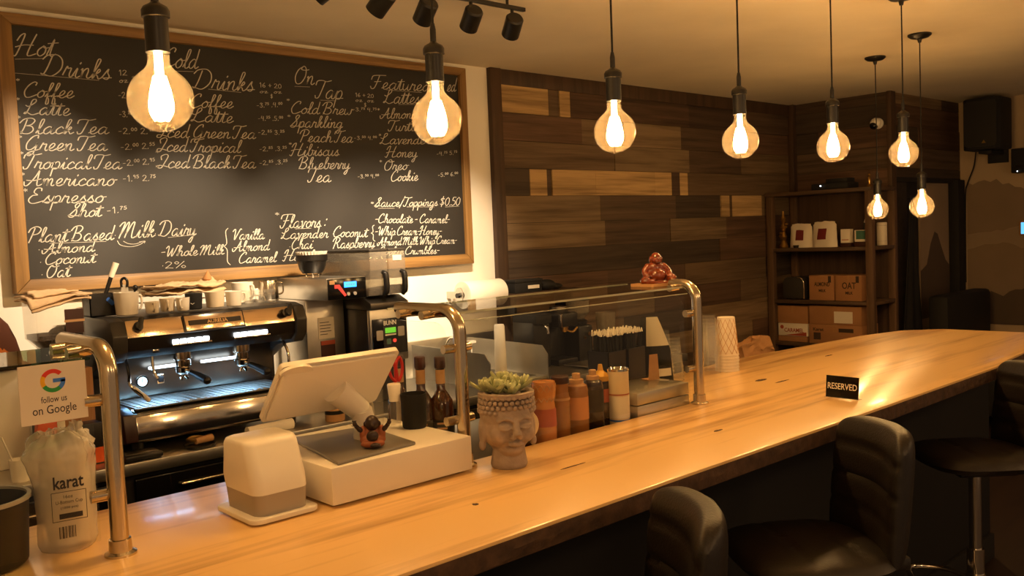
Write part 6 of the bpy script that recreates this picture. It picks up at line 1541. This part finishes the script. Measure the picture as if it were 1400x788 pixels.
# ------------------------------------------------------------------ shelf unit in the corner
sh = thing('shelf_unit', 'tall open timber shelf unit in the far corner', 'shelf unit', (6.45, 3.09, 0))
for y in (0.0, 0.83):
    for x in (0.0, 0.37):
        mb = MB(); mb.box(x, x + 0.05, y, y + 0.055, 0, 1.86, 0.003); mb.build('upright', 'shelfwood', sh)
for z in (0.12, 0.66, 1.0, 1.415, 1.86):
    mb = MB(); mb.box(-0.012 if z == 1.86 else 0.004, 0.40, -0.005 if z == 1.86 else 0.002, 0.89 if z == 1.86 else 0.884, z, z + 0.028, 0.003); mb.build('shelf_board', 'shelfboard', sh)
mb = MB(); mb.box(0.395, 0.405, 0.03, 0.87, 0.05, 1.86); mb.build('back_panel', 'trimwood', sh)
SX = 6.45
def carton(loc, sx, sy, sz, label, m='carton', tape=True, texts=(), group='cartons on the shelf unit'):
    t = thing('carton', label, 'box', loc, group=group)
    mb = MB(); mb.box(0, sx, 0, sy, 0, sz, 0.003); mb.build('carton_body', m, t)
    if tape:
        mb = MB(); mb.box(-0.0008, 0.0, sy * 0.46, sy * 0.54, sz * 0.62, sz); mb.box(-0.0006, sx, sy * 0.46, sy * 0.54, sz, sz + 0.0008); mb.build('tape', 'kraft', t)
    for body, size, cy, cz, w, m2 in texts:
        mb = MB(); text_mesh(mb, body, size, FACE_NEGX(-0.001, cy, cz), width=w, bold=0.0008); mb.build('print', m2, t)
    return t
Z2 = 1.0285
c = carton((6.50, 3.43, Z2), 0.22, 0.205, 0.195, 'left carton reading ALMOND on the middle shelf', texts=[('ALMOND', 0.045, 0.095, 0.125, 0.13, 'carton_dk'), ('MILK', 0.03, 0.095, 0.075, 0.06, 'carton_dk')])
mb = MB(); mb.box(-0.001, 0, 0.02, 0.045, 0.14, 0.19); mb.build('black_mark', 'carton_dk', c)
c = carton((6.50, 3.205, Z2), 0.22, 0.21, 0.195, 'right carton reading OAT on the middle shelf', texts=[('OAT', 0.07, 0.10, 0.115, 0.11, 'carton_dk'), ('MILK', 0.03, 0.10, 0.06, 0.06, 'carton_dk')])
mb = MB(); mb.box(-0.001, 0, 0.02, 0.045, 0.14, 0.19); mb.build('black_mark', 'carton_dk', c)
Z3 = 0.6885
carton((6.49, 3.20, Z3), 0.26, 0.44, 0.15, 'wide lower carton with a dark printed block on the bottom visible shelf', texts=[('Karat', 0.035, 0.36, 0.11, 0.09, 'carton_dk')])
lowc = [o for o in bpy.data.objects if str(o.get('label')).startswith('wide lower carton')][0]
for blk in ((0.07, 0.19, 0.095, 0.125), (0.34, 0.40, 0.03, 0.085)):
    mb = MB(); mb.box(-0.001, 0, *blk); mb.build('printed_block', 'carton_dk', lowc)
c = carton((6.49, 3.205, Z3 + 0.1515), 0.26, 0.43, 0.145, 'wide carton with a white shipping label, topmost of the right stack')
mb = MB(); mb.box(-0.0016, 0, 0.07, 0.22, 0.015, 0.105); mb.build('shipping_label', 'label_white', c)
carton((6.50, 3.665, Z3), 0.24, 0.255, 0.045, 'thin plain carton at the bottom of the left stack', tape=False)
c = carton((6.49, 3.652, Z3 + 0.046), 0.24, 0.26, 0.10, 'white and red printed carton reading CARAMEL in the left stack', m='label_white', tape=False, texts=[('CARAMEL', 0.045, 0.12, 0.045, 0.17, 'label_red')])
mb = MB(); mb.prism([(-0.08, 0.0), (0.12, 0.0), (0.12, 0.03)], 0, 0.001, mtx=FACE_NEGX(-0.0002, 0.13, 0.004)); mb.lathe([(0, 0), (0.016, 0)], 16, mtx=FACE_NEGX(-0.001, 0.225, 0.07)); mb.build('red_print', 'label_red', c)
carton((6.50, 3.655, Z3 + 0.1475), 0.23, 0.265, 0.14, 'plain carton, topmost of the left stack on the bottom visible shelf')
ta = thing('toaster', 'black toaster with a chrome edge on the middle shelf', 'toaster', (6.50, 3.68, Z2))
arch = [(0.093, 0.008), (0.093, 0.13)] + [(0.043 + 0.05 * cos(q), 0.13 + 0.05 * sin(q)) for q in [pi / 2 * i / 6 for i in range(1, 7)]]
mb = MB(); mb.prism([(-x, z) for x, z in arch] + [(x, z) for x, z in arch[::-1]], -0.17, 0.0, mtx=FACE_NEGX(0.0, 0.095, 0), bev=0.003); mb.build('toaster_body', 'machine_side', ta)
mb = MB(); mb.tube([FACE_NEGX(0.0, 0.095, 0) @ Vector((x, z, 0.002)) for x, z in arch], 0.007, 10); mb.build('chrome_edge', 'chrome', ta)
for y in (0.03, 0.16):
    mb = MB(); mb.box(0.03, 0.17, y, y + 0.015, 0, 0.008); mb.build('foot', 'black', ta)
Z1 = 1.4435
def coffee_bag(loc, label, rz, w, h):
    t = thing('coffee_bag', label, 'bag', loc, rz=rz, group='white coffee bags on the upper shelf')
    def f(s):
        def g(u, v):
            ww = w / 2 * (1 - 0.10 * v - 0.10 * (v > 0.9))
            th = 0.045 * (1 - v ** 2.2) * (1 - abs(2 * u - 1) ** 3) + 0.002
            n_ = noise.noise(Vector((u * 4, v * 4, w * 30))) * 0.006
            return (s * th + n_, (2 * u - 1) * ww, h * v * (1 - 0.04 * abs(2 * u - 1)) + n_ * v)
        return g
    mb = MB(); mb.quadgrid(f(-1), 16, 18); mb.quadgrid(f(1), 16, 18); mb.build('bag_body', 'label_white', t, angle=60)
    g0 = f(-1)
    def lab(u, v):
        p = g0(0.34 + 0.36 * u, 0.30 + 0.42 * v); return (p[0] - 0.0015, p[1], p[2])
    mb = MB(); mb.quadgrid(lab, 6, 6); mb.build('maroon_label', 'label_maroon', t)
coffee_bag((6.57, 3.73, Z1), 'left white coffee bag with a maroon label on the upper shelf', 8, 0.19, 0.195)
coffee_bag((6.56, 3.525, Z1), 'right, fuller white coffee bag with a maroon label on the upper shelf', -6, 0.225, 0.205)
wb = thing('tea_box', 'small white box right of the coffee bags on the upper shelf', 'box', (6.52, 3.30, Z1 + 0.0005))
mb = MB(); mb.box(0, 0.06, 0, 0.075, 0.03, 0.135, 0.003); mb.build('box_body', 'label_white', wb)
mb = MB(); mb.box(0, 0.06, -0.005, 0.08, 0.0, 0.03, 0.003); mb.build('riser', 'lid_brown', wb)
mb = MB(); mb.box(-0.001, 0, 0.01, 0.065, 0.05, 0.056); mb.build('red_line', 'label_red', wb)
gb = thing('tea_tin', 'white tin with a green label beside the right upright of the shelf unit', 'tin', (6.52, 3.165, Z1 + 0.0005))
mb = MB(); mb.box(0, 0.08, 0, 0.10, 0.035, 0.125, 0.006); mb.build('tin_body', 'label_white', gb)
mb = MB(); mb.box(-0.0012, 0, 0.012, 0.085, 0.055, 0.12); mb.build('green_label', 'label_green', gb)
mb = MB(); mb.box(0, 0.08, -0.003, 0.103, 0.0, 0.035, 0.003); mb.build('riser', 'lid_brown', gb)
ut = thing('pastry_brush', 'pale tipped brush sticking out behind the green labelled tin', 'brush', (6.62, 3.26, Z1))
mb = MB(); mb.cyl((0, 0, 0), (0, -0.03, 0.18), 0.005); mb.build('handle', 'black', ut)
mb = MB(); mb.cyl((0, -0.03, 0.18), (0, -0.048, 0.225), 0.007); mb.build('pale_tip', 'ceramic', ut)
wc = thing('white_canister', 'tall white canister seen through the right end of the shelf unit', 'canister', (6.79, 3.175, Z1))
mb = MB(); mb.lathe([(0, 0), (0.036, 0), (0.038, 0.004), (0.038, 0.17), (0.034, 0.176), (0, 0.176)], 30); mb.build('canister_body', 'label_white', wc)
mb = MB(); mb.lathe([(0.0384, 0.03), (0.0384, 0.032)], 30); mb.lathe([(0.0384, 0.15), (0.0384, 0.152)], 30); mb.build('seam', 'grey_pl', wc)
st2 = thing('brass_ornament', 'slender brass ornament at the left end of the upper shelf', 'ornament', (6.53, 3.868, Z1))
mb = MB(); mb.lathe([(0, 0), (0.035, 0), (0.038, 0.012), (0.03, 0.03), (0.018, 0.06), (0.028, 0.09), (0.014, 0.13), (0.026, 0.17), (0.012, 0.20), (0.024, 0.24), (0.010, 0.27), (0.008, 0.295), (0, 0.30)], 20); mb.build('turned_stem', 'brass', st2)
mb = MB()
for k in range(9): a = k * 0.9; mb.ball((0.026 * cos(a), 0.026 * sin(a), 0.05 + k * 0.024), (0.013, 0.013, 0.011), sub=2)
mb.build('leaf_beads', 'brass', st2)
td = thing('small_dish', 'small dark metal dish in front of the left coffee bag', 'dish', (6.478, 3.73, Z1))
mb = MB(); mb.lathe([(0, 0), (0.018, 0), (0.024, 0.022), (0.021, 0.022), (0.016, 0.004), (0, 0.004)], 24); mb.build('dish_bowl', 'steel_dark', td)
ru = thing('router', 'black router with one lit light on top of the shelf unit', 'router', (6.50, 3.30, 1.8885))
mb = MB(); mb.box(0, 0.18, 0, 0.30, 0.0, 0.05, 0.006); mb.box(0.04, 0.16, 0.02, 0.2, 0.05, 0.085, 0.006); mb.build('router_case', 'blackmat', ru)
mb = MB(); mb.ball((-0.002, 0.22, 0.032), 0.005); mb.build('status_light', 'btn_white', ru)
fg = thing('small_ornament', 'tiny brass ornament on the right end of the shelf unit top', 'ornament', (6.50, 3.13, 1.8885))
mb = MB(); mb.lathe([(0, 0), (0.018, 0), (0.02, 0.006), (0.010, 0.02), (0.015, 0.05), (0.008, 0.075), (0, 0.085)], 16); mb.ball((0, 0, 0.09), 0.011); mb.build('turned_figure', 'brass', fg)
cbn = thing('low_cabinet', 'low dark cabinet in the shadow behind the bar', 'cabinet', (4.32, 2.80, 0))
mb = MB(); mb.box(0, 0.62, 0, 0.34, 0, 0.78, 0.006); mb.build('cabinet_body', 'blackmat', cbn)
mb = MB(); mb.box(-0.008, 0.628, -0.008, 0.348, 0.78, 0.80, 0.003); mb.build('cabinet_top', 'trimwood', cbn)
pb = thing('paper_bag', 'rolled brown paper bag peeking above the back edge of the bar', 'paper bag', (4.60, 2.95, 0.80))
def bagside(u, v):
    a = 2 * pi * u; q = max(abs(cos(a)), abs(sin(a)))
    k = 1 - 0.2 * v * (0.6 + 0.4 * cos(a)); x = 0.17 * cos(a) / q * k; y = 0.075 * sin(a) / q * (1 - 0.55 * v)
    n_ = noise.fractal(Vector((x * 9, y * 9, v * 3)), 0.5, 2.1, 4) * 0.012
    return (x + n_, y + n_, 0.17 * v * (1 - 0.22 * max(0, -cos(a))) + n_ * v)
mb = MB(); mb.quadgrid(bagside, 64, 16); mb.quadgrid(lambda u, v: tuple(p * s + o for p, s, o in zip(bagside(u, 1), (v, v, 1), (0, 0, 0.006 * (1 - v)))), 64, 4); mb.build('bag_body', 'kraft', pb, angle=60)
mb = MB(); mb.lathe([(0, 0), (0.02, 0)], 16, mtx=basis((-0.07, -0.062, 0.06), (1, 0, 0), (0, 0.1, 1))); mb.build('red_sticker', 'label_red', pb)

# ------------------------------------------------------------------ right end: security camera, speaker, seating
sec = thing('security_camera', 'white dome security camera on the soffit corner', 'security camera', (6.845, 3.215, 2.385), rz=-90)
mb = MB(); mb.lathe([(0, 0), (0.042, 0), (0.042, 0.016), (0.034, 0.024), (0, 0.024)], 28, mtx=basis((0, 0, 0), (1, 0, 0), (0, 0, 1))); mb.ball((0, -0.045, 0.0), (0.042, 0.038, 0.042)); mb.build('housing', 'white_pl', sec)
mb = MB(); mb.ball((-0.006, -0.062, -0.018), (0.032, 0.028, 0.031)); mb.build('dark_dome', 'blackgloss', sec)
spk = thing('wall_speaker', 'large black loudspeaker hung high on the right end wall', 'speaker', (7.98, 2.83, 2.18))
mb = MB(); mb.prism([(-0.15, -0.13), (0.15, -0.13), (0.15, 0.10), (0.11, 0.15), (-0.11, 0.15), (-0.15, 0.10)], 0, 0.42, mtx=basis((0, 0, 0), (0, -1, 0), (-1, 0, 0)) @ Matrix.Scale(-1, 4, (0, 0, 1)), bev=0.012); mb.build('cabinet', 'blackmat', spk)
mb = MB(); mb.prism(rrect(0.25, 0.37, 0.03), 0, 0.006, mtx=FACE_NEGX(-0.150, 0, 0.21)); mb.build('grille', 'black', spk)
mb = MB(); mb.prism([(-0.016, 0), (0.016, 0), (0, 0.026)], 0, 0.002, mtx=FACE_NEGX(-0.157, -0.03, 0.05)); mb.build('badge', 'brass', spk)
mb = MB(); mb.box(-0.05, 0.26, -0.05, 0.05, -0.03, -0.005, 0.003); mb.box(0.235, 0.26, -0.08, 0.08, -0.10, 0.06, 0.003); mb.build('wall_bracket', 'blackmat', spk)
amp = thing('amplifier_box', 'black equipment box beside the loudspeaker at the right picture edge', 'equipment box', (8.10, 2.50, 1.98))
mb = MB(); mb.box(0, 0.14, -0.12, 0.19, 0.0, 0.20, 0.008); mb.build('box_body', 'blackmat', amp)
mb = MB(); mb.box(-0.003, 0, -0.09, 0.16, 0.02, 0.06, 0.002); mb.build('front_strip', 'black', amp)
mb = MB(); mb.ball((-0.002, 0.14, 0.012), 0.004); mb.ball((-0.002, 0.05, 0.012), 0.004); mb.build('indicator', 'btn_white', amp)
cbl = thing('speaker_cable', 'thin black cable looping from the loudspeaker down the corner trim', 'cable', (8.22, 2.98, 2.16))
mb = MB(); mb.tube([(-0.12, -0.02, 0.03), (-0.04, 0.03, -0.10), (-0.02, 0.09, -0.24), (0.0, 0.115, -0.34), (0.0, 0.12, -0.8), (0.0, 0.12, -1.1)], 0.006, 8, smooth=6); mb.build('cable_run', 'blackmat', cbl)
th = thing('wall_screen', 'small lit blue screen panel on the right end wall', 'screen', (X1, 2.62, 1.46))
mb = MB(); mb.box(-0.02, 0, -0.10, 0.05, 0.0, 0.12, 0.004); mb.build('screen_frame', 'kraft', th)
mb = MB(); mb.box(-0.022, -0.02, -0.088, 0.035, 0.012, 0.108); mb.build('lit_screen', 'screen', th)
bn = thing('bench', 'dark upholstered bench in the shadow under the mural', 'bench', (7.2, 2.35, 0))
mb = MB(); mb.box(0, 0.9, 0.0, 0.55, 0.1, 0.48, 0.03); mb.build('seat', 'blackmat', bn)
mb = MB(); mb.box(0, 0.9, 0.50, 0.66, 0.1, 1.02, 0.03); mb.build('backrest', 'blackmat', bn)
for x in (0.05, 0.82):
    for y in (0.05, 0.55):
        mb = MB(); mb.box(x, x + 0.04, y, y + 0.04, 0, 0.1); mb.build('leg', 'black', bn)
um = thing('hanging_apron', 'long black apron hanging beside the right end of the shelf unit', 'apron', (7.17, 3.10, 0.55))
mb = MB(); mb.quadgrid(lambda u, v: ((u - 0.5) * (0.42 - 0.34 * v), 0.02 * sin(u * 14) * (1 - v), 1.18 * v), 30, 20); mb.build('apron_cloth', 'blackmat', um, solid=0.006, angle=80)
mb = MB(); mb.tube([(-0.03, 0, 1.17), (0, 0.01, 1.26), (0.03, 0, 1.17)], 0.004, 8, smooth=5); mb.cyl((0, 0.035, 1.255), (0, -0.0, 1.255), 0.006); mb.build('neck_strap', 'blackmat', um)

# ------------------------------------------------------------------ bar stools
def stool(loc, rz, label):
    """local: +y is where the sitter faces, seat centre over the origin"""
    t = thing('bar_stool', label, 'bar stool', loc, rz=rz, group='black leather bar stools along the bar')
    mb = MB(); mb.lathe([(0, 0), (0.20, 0), (0.205, 0.006), (0.19, 0.014), (0.06, 0.03), (0.036, 0.05), (0, 0.05)], 44); mb.build('base_disc', 'chrome', t)
    mb = MB(); mb.cyl((0, 0, 0.03), (0, 0, 0.45), 0.029, seg=24); mb.cyl((0, 0, 0.45), (0, 0, 0.75), 0.021, seg=24); mb.build('column', 'chrome', t)
    mb = MB(); mb.tube([(-0.02, 0.0, 0.33), (-0.13, 0.06, 0.33), (-0.15, 0.17, 0.33), (0.0, 0.21, 0.33), (0.15, 0.17, 0.33), (0.13, 0.06, 0.33), (0.02, 0, 0.33)], 0.010, 12, smooth=6); mb.cyl((0, 0, 0.30), (0, 0, 0.36), 0.034); mb.build('footrest', 'chrome', t)
    mb = MB(); mb.box(-0.10, 0.10, -0.10, 0.10, 0.735, 0.752, 0.004); mb.tube([(0.10, 0, 0.742), (0.20, 0.03, 0.735), (0.24, 0.03, 0.742)], 0.006, 8, smooth=4); mb.build('seat_plate', 'black', t)
    mb = MB()
    def seatf(sgn):
        def f(u, v):
            a = 2 * pi * u; n_ = 3.2
            c, s = cos(a), sin(a)
            rr = 1 / (abs(c) ** n_ + abs(s) ** n_) ** (1 / n_)
            x, y = 0.205 * rr * c * v, 0.20 * rr * s * v
            e = (1 - v ** 5)
            z = 0.785 + sgn * (0.033 * max(0, e) ** 0.5)
            if sgn > 0: z -= 0.004 * (abs(y - 0.05) < 0.008) + 0.004 * (abs(y + 0.08) < 0.008)
            return (x, y, z)
        return f
    mb.quadgrid(seatf(1), 64, 16); mb.quadgrid(seatf(-1), 64, 16); bmesh.ops.remove_doubles(mb.bm, verts=mb.bm.verts, dist=0.0004); bmesh.ops.recalc_face_normals(mb.bm, faces=mb.bm.faces)
    mb.build('seat', 'leather', t, angle=70)
    # backrest: padded slab curved round the sitter, with horizontal channels
    mb = MB()
    HW = 0.168
    def backf(u, v):
        a = 2 * pi * v
        xx = sin(pi / 2 * (2 * u - 1))
        c, s = cos(a), sin(a)
        n_ = 4.0
        rr = 1 / (abs(c) ** n_ + abs(s) ** n_) ** (1 / n_)
        edge_ = max(0.0, 1 - abs(xx) ** 7) ** 0.5
        ty = 0.037 * (0.03 + 0.97 * edge_)
        zz = 0.945 + 0.165 * rr * s * (1 - 0.22 * abs(xx) ** 8 * (s > 0) - 0.05 * abs(xx) ** 3 * (s > 0))
        ch = 0
        if c > 0.2:
            for q in (0.875, 0.955, 1.035):
                ch += 0.008 * math.exp(-((zz - q) / 0.008) ** 2) * edge_
        yy = -0.205 + ty * rr * c - ch + 0.045 * xx * xx - 0.10 * (zz - 0.82)
        return (HW * xx, yy, zz)
    mb.quadgrid(backf, 40, 96)
    bmesh.ops.remove_doubles(mb.bm, verts=mb.bm.verts, dist=0.0003)
    bmesh.ops.holes_fill(mb.bm, edges=[e for e in mb.bm.edges if e.is_boundary], sides=0)
    bmesh.ops.recalc_face_normals(mb.bm, faces=mb.bm.faces)
    mb.build('backrest', 'leather', t, angle=60)
    mb = MB(); mb.tube([(HW * x, -0.205 + 0.045 * x * x - 0.10 * (zt - 0.82) - 0.019, zt) for x, zt in [(-0.78, 1.094), (-0.5, 1.101), (0, 1.106), (0.5, 1.101), (0.78, 1.094)]], 0.0024, 8, smooth=6); mb.build('piping', 'leather', t)
    mb = MB(); mb.box(-0.14, 0.14, -0.215, -0.15, 0.765, 0.80, 0.008); mb.build('back_mount', 'leather', t)
    return t
s0 = stool((1.228, 1.165, 0), 54, 'nearest bar stool, its backrest cut off by the lower picture edge')
dup(s0, (2.085, 1.195, 0), 54, 'middle bar stool with a dark channelled back below the reserved sign')
dup(s0, (3.32, 1.23, 0), 48, 'farthest bar stool at the right picture edge showing its chrome column')
